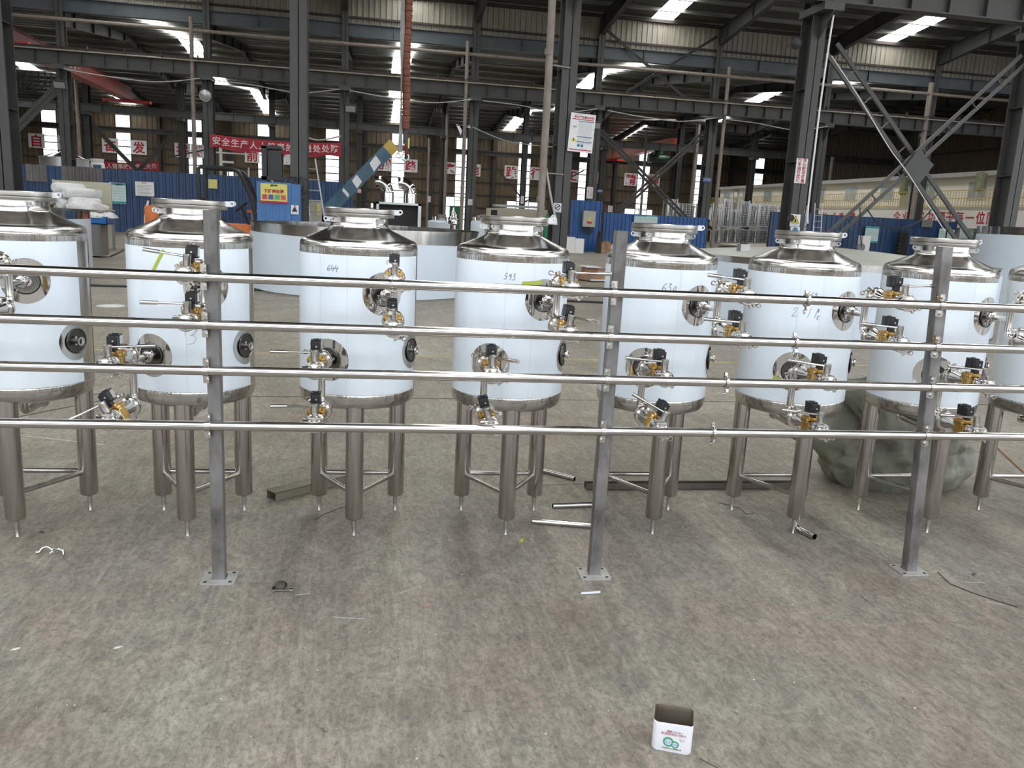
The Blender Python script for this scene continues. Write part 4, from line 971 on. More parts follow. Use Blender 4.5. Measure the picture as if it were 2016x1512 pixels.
# duct box with two polished elbows
YD = 24.0
a, b = at(741, 420, YD), at(829, 420, YD); zt = at(785, 399, YD).z; w = b.x - a.x
t = thing('duct_box', 'open black-lined steel frame box with two polished elbows on top', 'duct box', (a.x, YD, 0))
MB().box(0, w, .6, .62, 0, zt).box(.04, w - .04, .3, .6, .05, zt - .05).build('dark_lining', RUBBER, t)
MB().box(0, w, -.02, .62, zt - .06, zt).box(0, .07, -.02, .6, 0, zt).box(w - .09, w, -.02, .6, 0, zt).box(0, w, -.02, .6, 0, .06).build('frame', GALV, t)
for px in (757, 803):
    e = at(px, 395, YD).x - a.x; pts = []
    for i in range(9): an = PI / 2 * i / 8 * 1.15; pts.append((e - .28 + .28 * math.cos(an) + .08, .3, zt + .3 + .26 * math.sin(an)))
    MB().cyl((e + .08, .3, zt), (e + .08, .3, zt + .3), .19, n=20).path(pts, .17, 20).ring(.19, .012, 24, 6, tr(e + .08, .3, zt + .28)).build('elbow', MIRROR, t)
p = at(733, 400, 25); one('steel_drum', MB().lathe([(.20, 0), (.2, .45), (.215, .47), (.2, .5), (.2, .95), (.215, .97), (.2, 1.0), (.2, p.z)], 24), MIRROR, 'narrow polished drum standing left of the duct box', 'drum', (p.x, 25, 0))
# forklift
YFK = 21.3
def X(px, py=400, Y=YFK): return at(px, py, Y)
x0 = X(392).x
t = thing('forklift', 'orange and black forklift with a curved overhead guard behind the left tanks', 'forklift', (x0, YFK, 0))
zg = X(430, 330).z; BK = mat('forklift_black', (.03, .033, .035), .4, .2, .15, 4)
for y in (0, .9):
    xe = X(503).x - x0
    MB().path([(0, y, .9), (0, y, zg - .05), (.05, y, zg), (.75, y, zg), (.92, y, zg - .06), (1.05, y, zg - .25), (1.25, y, zg - .75), (xe, y, 1.15)], .05, 8).build('guard_rail', BK, t)
m = MB()
for i in range(6): m.box(.1 + i * .13, .14 + i * .13, 0, .9, zg - .02, zg + .02)
m.build('guard_roof', BK, t)
MB().rbox(-.35, 1.25, -.05, .95, .35, 1.0, .12).box(-.45, .3, 0, .9, .4, 1.05).build('body', ORNG, t)
MB().rbox(.05, .5, .2, .7, 1.0, 1.12, .05).box(.0, .1, .2, .7, 1.1, 1.6).build('seat', RUBBER, t)
q = MB().ring(.18, .018, 24, 6, tr(.92, .45, 1.42) @ rot('Y', -.7)).cyl((.92, .45, 1.42), (1.12, .45, .95), .03, n=8).build('steering_wheel', RUBBER, t)
xm = X(515).x - x0; xn = X(552).x - x0; zm = X(535, 288).z
m = MB().box(xm, xm + .12, .1, .2, .1, zm).box(xm, xm + .12, .75, .85, .1, zm).box(xm + .14, xn, .15, .25, .1, zm - .1).box(xm + .14, xn, .7, .8, .1, zm - .1)
for z in (.5, 1.4, zm - .8, zm - .05): m.box(xm - .02, xn, .1, .85, z, z + .08)
m.box(xm + .03, xn - .02, .3, .65, .3, zm - .25); m.build('mast', BK, t)
for (xx, yy, r) in ((-.1, -.02, .25), (-.1, .78, .25), (1.15, -.05, .32), (1.15, .78, .32)): MB().cyl((xx, yy, r), (xx, yy + .2, r), r, n=20).cyl((xx, yy - .01, r), (xx, yy, r), r * .5, n=16).build('wheel', RUBBER, t)
text('mast_label', '3\n合', .16, PAPER, t, (xn - .2, .08, zm - .95))
# cabinet with blue crate and white cloths
p = fl(163, 506); t = thing('tool_cabinet', 'grey steel cabinet with two doors and a hanging green padlock, at left', 'cabinet', (p.x, p.y, 0), .0)
zt = at(180, 441, p.y).z; wc = at(199, 480, p.y).x - p.x
MB().box(0, wc, 0, .6, .04, zt).build('body', GREYC, t)
d = MB().box(.08, wc - .03, -.012, 0, .08, zt - .05).build('door', GREYC, t); MB().box(.11, .13, -.03, -.012, zt * .45, zt * .62).build('handle', BRASS, d)
MB().box(.10, .15, -.035, -.02, zt * .36, zt * .47).build('padlock', GREENC, t)
cx = thing('plastic_crate', 'blue plastic crate on the grey cabinet, filled with white cloths', 'crate', (p.x - .03, p.y - .03, zt + .005))
wz = at(160, 425, p.y).z - zt
MB().box(0, wc + .2, 0, .015, 0, wz).box(0, wc + .2, .55, .565, 0, wz).box(0, .015, 0, .56, 0, wz).box(wc + .185, wc + .2, 0, .56, 0, wz).box(0, wc + .2, 0, .56, 0, .015).box(-.01, wc + .21, -.012, 0, wz - .025, wz).build('crate_wall', mat('blue_plastic', (.02, .17, .48), .4, 0, .08, 4), cx)
def lump(n, w, d, h, seed, kk=.25):
    random.seed(seed); mb = MB(); ph = [random.random() * 6 for _ in range(6)]
    nu, nv = 24, 10; vs = []
    for j in range(nv + 1):
        v = j / nv * PI / 2
        for i in range(nu):
            u = 2 * PI * i / nu; r = 1 + kk * math.sin(3 * u + ph[0] + 3 * v) * .5 + kk * math.sin(5 * u + ph[1]) * .4 + kk * .3 * math.sin(9 * u + ph[2] + 6 * v)
            vs.append((w / 2 * math.cos(v) * math.cos(u) * r, d / 2 * math.cos(v) * math.sin(u) * r, h * math.sin(v) * (1 + kk * .5 * math.sin(7 * u + ph[3]))))
    fs = [(j * nu + i, j * nu + (i + 1) % nu, (j + 1) * nu + (i + 1) % nu, (j + 1) * nu + i) for j in range(nv) for i in range(nu)]
    return mb.add(vs, fs)
CLOTH = mat('white_cloth', (.72, .72, .72), .8, 0, .08, 9, bump=.4)
for i, (dx, dy, w, h) in enumerate([(.2, .25, .45, .12), (.55, .3, .42, .14), (.4, .12, .4, .10)]):
    one('white_glove_heap', lump(1, w, .4, h, 5 + i), CLOTH, ['white cloth heap at the left of the blue crate', 'white cloth heap at the right of the blue crate', 'white cloth heap at the front of the blue crate'][i], 'cloth', (p.x + dx, p.y + dy, zt + wz - .03), angle=80)
# work table with film rolls, board behind
YT2 = 25.0
a, b = at(62, 412, YT2), at(216, 412, YT2); zt = at(140, 410, YT2).z
t = thing('work_table', 'pale work table carrying the heap of white film rolls at left', 'table', (a.x, YT2, 0)); w = b.x - a.x
MB().box(0, w, -.4, .5, zt - .04, zt).build('table_top', BEIGE, t)
for q in (.06, w - .06):
    for yy in (-.35, .45): MB().box(q - .03, q + .03, yy - .03, yy + .03, 0, zt - .04).build('leg', GREYC, t)
ROLLM = mat('white_film_roll', (.78, .79, .80), .5, 0, .05, 14, bump=.3)
def fr_roll(px, py, dz, r, ln, lab, az):
    c = at(px, py, YT2 - .3); mb = MB().lathe([(.02, 0), (r * .6, -.03), (r * .95, .0), (r, .06), (r * 1.05, ln * .5), (r * .96, ln - .03), (r * .6, ln + .02), (.02, ln)], 20)
    random.seed(int(px)); mb.v = [(x * (1 + .05 * math.sin(9 * z + px)), y * (1 + .05 * math.sin(7 * z)), z) for x, y, z in mb.v]
    M = rot('Z', az) @ rot('X', -PI / 2)
    mb.v = [tuple(M @ Vector(v)) for v in mb.v]
    one('film_roll', mb, ROLLM, lab, 'roll', tuple(c), group='heap of white rolls', angle=60)
for q in [(108, 369, 'topmost white roll, upper left of the heap'), (129, 379, 'white roll right of the topmost one in the heap'), (107, 389, 'white roll in the middle left of the heap'), (91, 392, 'white roll at the far left of the heap'), (117, 401, 'white roll at the bottom centre of the heap'), (141, 398, 'white roll at the bottom right of the heap')]:
    fr_roll(q[0], q[1], 0, .142, 1.0, q[2], -.45)
one('white_bag', lump(1, 1.0, .5, .25, 31, .35), CLOTH, 'slumped white plastic bag right of the roll heap', 'bag', (at(175, 415, YT2).x, YT2 - .3, zt + .0), angle=80)
one('cardboard_box', MB().box(-.2, .26, 0, .4, 0, .19), CARD, 'flat brown carton on the table left of the white rolls', 'box', (at(76, 407, YT2 - .3).x, YT2 - .35, zt + .005))
for i, px in enumerate((178, 190)): one('black_cup', MB().lathe([(.07, 0), (.09, .08), (.085, .13), (.03, .16)], 16), RUBBER, ['left', 'right'][i] + ' one of two small black caps on the table before the cream board', 'cap', (at(px, 403, YT2).x, YT2 + .25, zt + .005))
Yb = 26.0; a, b = at(108, 400, Yb), at(217, 400, Yb); z1 = at(160, 357, Yb).z; z0 = at(160, 412, Yb).z
t = thing('cream_board', 'large cream board with two taped papers standing behind the white rolls', 'board', (a.x, Yb, 0))
w = b.x - a.x; MB().box(0, w, 0, .04, .1, z1).box(-.03, 0, -.02, .06, 0, z1 + .02).box(w, w + .04, -.02, .06, 0, z1 + .02).build('panel', mat('cream_panel', (.50, .49, .38), .6, 0, .07, 2), t)
for px in (159, 193): MB().box(-.13, .11, -.012, 0, -.13, .09).build('taped_paper', PAPER, t, M=tr(at(px, 378, Yb).x - a.x, 0, at(px, 380, Yb).z) @ rot('Y', .1))
# far left silo with cone roof, white bucket
P = at(127, 318, 50); 
t = thing('steel_silo', 'wide polished silo with a cone roof seen above the left fence', 'silo', (P.x, 50, 0))
R_s = (at(178, 320, 50).x - at(84, 320, 50).x) / 2; ztop = at(127, 313, 50).z
MB().lathe([(R_s, 0), (R_s, ztop)], 48, cap=False).build('silo_wall', ALU2, t); MB().lathe([(R_s + .03, ztop), (R_s * .5, ztop + .25), (.1, ztop + .42), (.1, ztop + .5)], 48).build('silo_roof', SHEETR, t)
m = MB()
for z in (ztop, ztop - .5, ztop - 1.0): m.lathe([(R_s + .01, z), (R_s + .05, z), (R_s + .05, z + .06), (R_s + .01, z + .06)], 48, cap=False)
m.build('silo_band', ALU2, t)
P = at(192, 325, 44); t = thing('white_barrel', 'white plastic barrel with a dark label behind the fence at left', 'barrel', (P.x, 44, 0)); MB().lathe([(.32, 0), (.32, 3.0), (.28, 3.05), (.3, 3.25), (.3, at(192, 315, 44).z)], 24).build('barrel_body', WHITE, t); MB().box(-.1, .25, -.33, -.30, 2.4, 2.95).build('label', BLUEP, t)
# small white pipe tower behind forklift
P = at(452, 330, 43); t = thing('pipe_skid', 'white pipe stand with a small polished drum, behind the forklift', 'pipe stand', (P.x, 43, 0)); zt = at(452, 303, 43).z
MB().cyl((-.4, 0, 0), (-.4, 0, zt + .3), .07, n=8).cyl((-.4, 0, zt - .4), (.2, 0, zt - .4), .05, n=8).box(-.9, .9, -.05, .05, zt, zt + .07).cyl((.9, 0, 0), (.9, 0, zt - .6), .04, n=8).box(-.5, 1.3, -.3, .3, zt - 1.5, zt - 1.44).build('white_pipes', WHITE, t)
MB().lathe([(.38, zt - 1.4), (.38, zt - .75), (.42, zt - .7), (.1, zt - .6)], 20).lathe([(.4, .5), (.4, zt - 1.5)], 20, tr(0, .4, 0)).build('drum', MIRROR, t)
# laser machine
YL = 45
a, b = at(965, 420, YL), at(1078, 420, YL); w = b.x - a.x; zt = at(1010, 408, YL).z
t = thing('cutting_machine', 'cream and red sheet cutting machine in the middle distance', 'machine', (a.x, YL, 0))
MB().prism([(.0, .3), (w, .3), (w, zt - .05), (w * .25, zt - .05), (w * .05, zt - .1), (0, zt - .1)], 0, 1.6).box(0, w, 0, 1.6, 0, .3).build('machine_body', mat('machine_cream', (.50, .46, .36), .5, 0, .06, 2), t)
MB().box(w * .22, w * .9, -.03, 0, .75, 1.35).build('red_panel', mat('machine_red', (.42, .03, .04), .45, 0, .1, 2), t); MB().box(.05, w * .12, -.03, 0, .9, zt - .2).build('dark_opening', RUBBER, t)
MB().box(w * .1, w * .96, .2, 1.4, zt, zt + .12).build('machine_cover', ALU, t)
one('gas_cylinder', MB().lathe([(.23, .02), (.24, .06), (.24, 1.35), (.2, 1.52), (.08, 1.6), (.05, 1.62), (.05, 1.7)], 24), GREENC, 'tall green gas cylinder beside the fat drain pipe', 'gas cylinder', (at(1077, 440, 37).x, 37, 0))
for (px, Y, r, h, lab) in ((869, 33, .55, 1.15, 'squat grey-blue vessel with fittings, behind the wide shell'), (941, 34, .3, 1.2, 'small grey-blue vessel left of the tank marked 593')):
    P = at(px, 440, Y); t = thing('fitted_vessel', lab, 'vessel', (P.x, Y, 0))
    MB().lathe([(r, 0), (r, h), (r * .9, h + .06), (.0, h + .1)], 28).build('vessel_body', FILMG, t)
    m = MB()
    for i in range(5): m.cyl((r * .7 * math.cos(i * 1.3), r * .7 * math.sin(i * 1.3), h), (r * .7 * math.cos(i * 1.3), r * .7 * math.sin(i * 1.3), h + .22), .05, n=8)
    m.lathe([(r * .3, h + .1), (r * .35, h + .3), (0, h + .34)], 16).build('vessel_fitting', STEEL, t)
P = at(893, 430, 31); one('chrome_filter', MB().lathe([(.12, 0), (.12, 1.1), (.2, 1.15), (.2, 1.35), (.1, 1.55), (.02, 1.75)], 20), MIRROR, 'slim chrome filter housing behind the wide shell', 'filter', (P.x, 31, 0))
# pillar-side cabinet, foam boxes, cartons, electric box
P = at(1115, 455, 40); one('junction_cabinet', MB().box(-.22, .22, 0, .4, .9, 2.0).box(-.2, -.16, .1, .14, 0, .9).box(.16, .2, .1, .14, 0, .9).box(-.15, .18, -.06, 0, .8, .95), GREYC, 'grey standing cabinet right of the thick notice column', 'cabinet', (P.x, 40.9, 0))
for i, (px, h) in enumerate(((1122, .72), (1140, .66))):
    P = at(px, 498, 37.2); one('foam_box', MB().rbox(-.22, .22, 0, .42, 0, h, .03), WHITE, ['left', 'right'][i] + ' one of the two white foam boxes near the notice column foot', 'box', (P.x, P.y, 0))
P = fl(1172, 552); t = thing('cardboard_pile', 'flattened brown cartons with scraps lying on the floor before the blue screen', 'carton', (P.x, P.y, 0), -.1)
MB().box(-.38, .40, 0, .7, .0, .14).box(-.30, .42, .02, .62, .15, .32, rot('Y', .03)).build('carton', CARD, t); MB().box(-.30, .1, -.1, .5, .33, .35, rot('Z', .2)).box(-.15, .45, -.2, .0, .0, .03).build('paper_scrap', PAPER, t)
P = at(1159, 431, 39.1); t = thing('power_box', 'beige power box with yellow warning sign on the tall blue screen', 'electric box', tuple(P))
MB().box(-.3, .3, -.15, .1, -.38, .38).build('box_body', BEIGE, t); MB().prism([(-.11, -.08), (.11, -.08), (0, .12)], -.17, -.15).build('warning_triangle', YELS, t); MB().box(-.12, .12, -.165, -.15, -.22, -.13).build('red_label', REDT, t)
m = MB()
for i in range(5): m.path([(-.3 + .12 * i, -.05, -.38), (-.28 + .12 * i, -.1, -.6), (.0, -.1, -.66 - .03 * i)], .03, 6)
m.build('cable_loop', RUBBER, t)
for i, (px, py, w, h, m_, lab) in enumerate([(1192, 492, .8, .5, CARD, 'brown scrap bin before the tall blue screen'), (1178, 480, .25, .9, RUBBER, 'dark upright valve part among the scrap'), (1206, 494, .5, .3, CARD, 'low brown box among the scrap'), (1212, 484, .4, .6, ALU, 'pale metal offcuts beside the scrap bin')]):
    P = at(px, py, 38.4 - .25 * (i % 2)); P.z = 0; one('scrap_item', lump(1, w, w * .7, h, 50 + i, .4), m_, lab, 'scrap', (P.x, P.y, 0))
# wire cages of kegs
YK = 44.5
def cage(px0, px1, py0, py1, Y, lab, nx, nz):
    a, b = at(px0, py1, Y), at(px1, py1, Y); w = (b.x - a.x) * .93; h = at((px0 + px1) / 2, py0, Y).z - at((px0 + px1) / 2, py1, Y).z
    t = thing('wire_cage', lab, 'cage', (a.x, Y, max(0, a.z)), 0, 'galvanised cages of steel tubes')
    m = MB(); d = .8
    for x in (0, w):
        for y in (0, d): m.box(x - .035, x + .035, y - .035, y + .035, 0, h + .06)
    m.box(-.03, .03, 0, d, h - .05, h).box(w - .03, w + .03, 0, d, h - .05, h).box(0, w, -.03, .03, -.02, .05).box(0, w, -.03, .03, h - .05, h); m.build('corner_post', GALV, t)
    g = MB()
    for i in range(1, nx): g.box(w * i / nx - .009, w * i / nx + .009, -.01, .01, 0, h)
    for i in range(1, nz): g.box(0, w, -.012, .01, h * i / nz - .009, h * i / nz + .009)
    g.build('wire_mesh', GALV, t)
    m = MB(); n = max(2, int(w / .24))
    for i in range(n): m.cyl((w * (i + .5) / n, .35, .05), (w * (i + .5) / n, .35, h * .92), w / n * .42, n=10)
    m.build('steel_tube', SHEETR, t)
cage(1312, 1332, 392, 432, 54.5, 'wire cage behind the bright-blue fence, leftmost', 5, 9); cage(1333, 1372, 400, 432, 54.5, 'wire cage behind the bright-blue fence next to a column', 9, 7)
names = ['first', 'second', 'third', 'fourth', 'fifth', 'sixth']
for i, (x0_, x1_, yt) in enumerate([(1401, 1419, 402), (1421, 1437, 392), (1438, 1452, 414), (1453, 1472, 396), (1473, 1491, 402), (1492, 1529, 402)]):
    cage(x0_, x1_, yt, 446, YK, 'upper wire cage of the stack right of the blue fence, %s from its left' % names[i], max(4, (x1_ - x0_) // 3), 10)
    cage(x0_, x1_, 452, 478, YK, 'lower wire cage of the stack right of the blue fence, %s from its left' % names[i], max(4, (x1_ - x0_) // 3), 5)
# small things near the right fence
P = at(1777, 475, 37.9); t = thing('bin_rack', 'black louvred rack of small bins on the right-hand dark fence', 'rack', (P.x, 37.9, 0)); z0_ = .95
m = MB().box(-.26, .26, 0, .05, z0_ - .35, z0_ + .85)
for i in range(6):
    for j in range(5): m.box(-.25 + j * .1, -.17 + j * .1, -.12, 0, z0_ - .3 + i * .19, z0_ - .2 + i * .19)
m.build('bins', BLACKP, t)
P = at(1700, 487, 37.2); one('white_carton', MB().box(-.22, .2, 0, .4, 0, at(1700, 464, 37.2).z), WHITE, 'tall pale box before the dark fence, left of the bin rack', 'box', (P.x, 37.0, 0))
P = at(1687, 490, 37); one('wall_fan', MB().lathe([(.05, 0), (.2, .02), (.22, .1), (.2, .16), (.05, .18)], 18, tr(0, 0, .9) @ rot('X', PI / 2)).box(-.05, .05, -.1, .1, 0, .7), GREYC, 'small round fan on a stand behind the huge tank', 'fan', (P.x, 36.8, 0))
P = at(1586, 440, 37); one('striped_pole', MB().cyl((0, 0, 0), (0, 0, at(1586, 405, 37).z), .06, n=10), mat('red_white_pole', (.6, .2, .18), .5, 0, .7, 1.2, (1, 1, 3), col2=(.8, .8, .8)), 'red and white striped pole beside the upright ladder', 'pole', (P.x, 37, 0))
P = at(1553, 432, YA - .3); t = thing('horn_speaker', 'black horn and red-tipped cable on the column above the yellow triangle', 'speaker', (P.x, YA - .45, P.z)); MB().cyl((0, 0, 0), (-.09, -.1, .03), .03, .09, 14).build('horn', RUBBER, t)
# stools with orange tops and orange bucket
for i, (px, py) in enumerate(((260, 452), (483, 440))):
    P = fl(px, py) if i == 0 else Vector((X(483).x, 22.5, 0)); zz = at(px, 408 if i == 0 else 418, P.y).z
    t = thing('floor_stand', ['thin post stand with an orange cap before the left fence', 'thin post stand with an orange cap beside the forklift'][i], 'stand', (P.x, P.y, 0)); MB().cyl((0, 0, 0), (0, 0, zz), .025, n=8).box(-.15, .15, -.15, .15, 0, .03).build('stand_post', ALU, t); MB().cyl((0, 0, zz), (0, 0, zz + .07), .13, n=16).build('orange_cap', ORNG, t)
P = at(302, 425, 24); t = thing('orange_drum', 'orange drum with white handle seen left of the taped tank neck', 'drum', (P.x, 24, 0)); MB().lathe([(.2, 0), (.22, at(302, 407, 24).z - .02), (.2, at(302, 405, 24).z)], 20).build('drum_body', ORNG, t); MB().path([(-.25, 0, .3), (-.22, 0, 1.0), (-.12, 0, 1.45)], .03, 6).build('drum_handle', WHITE, t)
# ---------------- signs on columns ----------------
Yn = YA - .36
a, b = at(1120, 262, Yn), at(1169, 262, Yn); c = at(1145, 262, Yn); w = b.x - a.x; h = at(1145, 224, Yn).z - at(1145, 300, Yn).z
t = thing('safety_notice', 'large white safety notice board fixed to the thick column, red and blue print', 'sign', (c.x, Yn, c.z)); t.rotation_euler = (0, .045, 0)
MB().box(-w / 2, w / 2, -.01, .01, -h / 2, h / 2).build('notice_board', PAPER, t)
text('notice_heading', '职业病危害告知牌', w * .10, REDT, t, (.03, -.012, h * .40), bold=.002)
text('notice_number', 'NGAO 2021', w * .045, REDT, t, (-w * .2, -.012, h * .46))
MB().box(-w * .42, w * .44, -.013, -.01, h * .335, h * .355).build('red_bar', REDT, t); MB().box(-w * .45, w * .45, -.013, -.01, -h * .455, -h * .43).build('red_bar', REDT, t)
for z in (.30, -.10, -.225): MB().box(-w * .18, w * .44, -.013, -.01, h * z - h * .01, h * z + h * .01).build('blue_bar', BLUEP, t)
m = MB(); random.seed(3)
for i in range(14):
    z = h * (.265 - i * .026); x = -w * .15
    while x < w * .38: l = w * (.02 + .05 * random.random()); m.box(x, x + l, -.012, -.01, z - .003, z + .003); x += l + w * .015
for z in (-.13, -.155, -.18, -.25, -.27): m.box(-w * .15, w * .4, -.012, -.01, h * z - .003, h * z + .003)
m.build('small_print', mat('print_grey', (.25, .26, .28), .6, 0, .1, 9), t)
text('side_word', '噪声', w * .08, INK, t, (-w * .30, -.012, h * .14))
q = MB().prism([(-w * .40, -h * .235), (-w * .20, -h * .235), (-w * .30, -h * .12)], -.014, -.01).build('warning_triangle', mat('warning_yellow', (.65, .52, .03), .5, 0, .05, 5), t); MB().box(-w * .32, -w * .28, -.016, -.014, -h * .22, -h * .16).build('triangle_mark', INK, q)
for x in (-.08, .06): MB().lathe([(.035, 0), (.035, .003), (0, .003)], 20, tr(w * x, -.010, -h * .33) @ rot('X', PI / 2)).build('blue_disc', mat('mandatory_blue', (.05, .18, .35), .5, 0, .1, 5) if 'mandatory_blue' not in bpy.data.materials else bpy.data.materials['mandatory_blue'], t)
def colsign(px0, py0, px1, py1, Y, lab, tilt=.06, m=PAPER):
    c = at((px0 + px1) / 2, (py0 + py1) / 2, Y); w = at(px1, (py0 + py1) / 2, Y).x - at(px0, (py0 + py1) / 2, Y).x; h = at((px0 + px1) / 2, py0, Y).z - at((px0 + px1) / 2, py1, Y).z
    t = thing('column_sign', lab, 'sign', (c.x, Y, c.z)); MB().box(-w / 2, w / 2, -.008, .008, -h / 2, h / 2).build('sign_plate', m, t); return t, w, h
t, w, h = colsign(1566, 312, 1588, 361, YA - .30, 'white sign with two columns of red characters on the thick column at right')
text('sign_characters', '行\n车\n运\n行\n区\n域', w * .33, REDT, t, (-w * .22, -.011, h * .01), bold=.003, line=1.02); text('sign_characters', '当\n心\n起\n吊\n伤\n害', w * .33, REDT, t, (w * .22, -.011, h * .01), bold=.003, line=1.02)
t, w, h = colsign(1556, 422, 1575, 446, YA - .30, 'white sheet with a yellow warning triangle low on the thick column at right')
q = MB().prism([(-w * .42, -h * .25), (w * .42, -h * .25), (0, h * .42)], -.012, -.008).build('triangle_edge', INK, t); MB().prism([(-w * .34, -h * .21), (w * .34, -h * .21), (0, h * .33)], -.014, -.012).build('warning_triangle', bpy.data.materials['warning_yellow'], q)
MB().box(-w * .09, w * .09, -.016, -.014, -h * .16, h * .1).build('triangle_mark', INK, q); text('caption', '当心机械伤人', w * .13, INK, t, (0, -.011, -h * .38))
t, w, h = colsign(1556, 447, 1574, 460, YA - .30, 'small blue-disc sign under the yellow warning triangle'); MB().lathe([(w * .3, 0), (w * .3, .003), (0, .003)], 24, tr(0, -.009, 0) @ rot('X', PI / 2)).build('blue_disc', bpy.data.materials['mandatory_blue'], t)
t, w, h = colsign(1090, 400, 1105, 418, YA - .30, 'white sheet with a black no-entry style ring on the notice column'); MB().ring(w * .33, w * .05, 28, 6, tr(0, -.01, h * .08) @ rot('X', PI / 2)).box(-w * .28, w * .28, -.014, -.008, -.012, .012, tr(0, 0, h * .08) @ rot('Y', -.6)).build('ring_mark', INK, t); text('caption', '禁止操作', w * .2, INK, t, (0, -.011, -h * .40))
t, w, h = colsign(1384, 349, 1400, 359, YB - .35, 'small dark-blue plate with white characters on a middle-row column', m=BLUEP); text('caption', '立车组', h * .5, PAPER, t, (0, -.012, 0))
t, w, h = colsign(1176, 373, 1186, 379, YB - .35, 'tiny dark-blue plate beside the red crane warning strip', m=BLUEP); text('caption', '钻床组', h * .5, PAPER, t, (0, -.012, 0))
for i, (x0_, y0_, x1_, y1_, Y, lab) in enumerate([(1155, 368, 1167, 391, YB - .36, 'white strip with red characters below the safety notice column'), (1025, 386, 1031, 401, YC - .4, 'small white strip with red characters above the cutting machine'), (921, 392, 930, 404, YB - .36, 'white strip with red characters beside the bright doorway'), (842, 386, 848, 398, YC - .4, 'tiny white strip with red characters left of the bright doorway'), (1197, 405, 1206, 418, YC - .4, 'tiny white strip with red characters above the blue fence'), (704, 372, 711, 380, YC - .4, 'tiny white strip with red characters above the blue boom')]):
    t, w, h = colsign(x0_, y0_, x1_, y1_, Y, lab); text('sign_characters', '行\n车\n运\n行', w * .36, REDT, t, (-w * .2, -.012, 0)); text('sign_characters', '当\n心\n起\n吊', w * .36, REDT, t, (w * .22, -.012, 0))
# cables and ropes
def cable(pts, r, m, lab, name='cable', n=14, cat='cable'):
    P_ = [Vector(p) for p in pts]; out = []
    for i in range(len(P_) - 1):
        for k in range(n):
            u = k / n; p0 = P_[max(0, i - 1)]; p1 = P_[i]; p2 = P_[i + 1]; p3 = P_[min(len(P_) - 1, i + 2)]
            out.append(.5 * ((2 * p1) + (-p0 + p2) * u + (2 * p0 - 5 * p1 + 4 * p2 - p3) * u * u + (-p0 + 3 * p1 - 3 * p2 + p3) * u ** 3))
    out.append(P_[-1]); o0 = out[0].copy(); mb = MB().path([p - o0 for p in out], r, 6)
    return tag(mb.build(name, m, None, loc=tuple(o0)), lab, cat)
LC = mat('pale_cable', (.42, .42, .40), .5, 0, .1, 5)
for i in range(6):
    x = XB0 + 6 * i; z = 6.75
    cable([(x + .3, YB - .9, z - .05), (x + 2, YB - .9, z - .22 + .1 * (i % 2)), (x + 4, YB - .9, z - .3), (x + 5.8, YB - .9, z - .02)], .022, LC, ['pale cable sagging beneath the long crane beam, first bay at left', 'pale cable sagging beneath the long crane beam, bay above the banner', 'pale cable sagging beneath the crane beam left of the hose', 'pale cable sagging beneath the crane beam right of the hose', 'pale cable sagging beneath the crane beam above the cross brace', 'pale cable sagging beneath the crane beam beside the thick right column'][i])
cable([at(1641, 30, YA - .7), at(1630, 100, YA - .7), at(1612, 230, YA - .7), at(1592, 400, YA - .7), at(1590, 440, YA - .7)], .022, WHITE, 'bright white rope hanging straight down beside the thick right column', 'white_rope', cat='rope')
cable([at(1637, 110, YA - .4), at(1690, 190, YA - .4), at(1750, 290, YA - .4), at(1790, 345, YA - .4), at(1860, 455, YA - .4)], .012, WHITE, 'thin white wire running along the falling strut of the cross brace')
cable([at(1707, 412, YA - .4), at(1730, 440, YA - .4), at(1770, 449, YA - .4), at(1810, 436, YA - .4), at(1836, 410, YA - .4)], .016, RUBBER, 'black cable sagging between the legs of the big cross brace')
cable([at(1693, 408, YA - .4), at(1694, 450, YA - .4), at(1696, 486, YA - .4)], .014, RUBBER, 'black cable hanging straight from the rising strut of the brace')
cable([at(605, 271, 36), at(630, 276, 36), at(671, 268, 36)], .03, LC, 'pale cable behind the thick column above the banner')
cable([at(930, 250, YB - .9), at(1000, 278, YB - .9), at(1090, 290, YB - .9)], .02, LC, 'pale cable falling from the white lamp toward the drain pipe')
for i, x in enumerate((35, 45, 57, 68, 82, 94)):
    cable([at(x - 6, 140, YB + 4), at(x - 3, 168 + (i % 2) * 6, YB + 4), at(x + 4, 170 + (i % 2) * 7, YB + 4), at(x + 7, 143, YB + 4)], .03, RUBBER, 'hanging loop of crane cable at upper left, %s from the left' % names[i], 'festoon_cable')
cable([at(1075, 330, YA - .5), at(1085, 390, YA - .5), at(1094, 430, YA - .5)], .025, LC, 'pale cable hanging between the drain pipe and the notice column')
one('white_bag', lump(1, .22, .15, .2, 77, .3), CLOTH, 'small white plastic bag hanging beside the lid of the tank marked 593', 'bag', tuple(at(1088, 442, YA - .55)), angle=80)
P = at(912, 252, YB - .9); one('white_reflector', MB().add([(-.35, 0, .15), (0, 0, .1), (-.1, 0, -.35), (.35, 0, .0), (.3, 0, .15)], [(0, 1, 2), (1, 3, 4)]).box(-.3, .3, 0, .04, .08, .12), PAPER, 'torn white plastic lamp cover on the pipe left of a middle column', 'lamp cover', tuple(P))
# ---------------- things on the floor near the rack ----------------
def on_floor(px, py): p = fl(px, py); return p
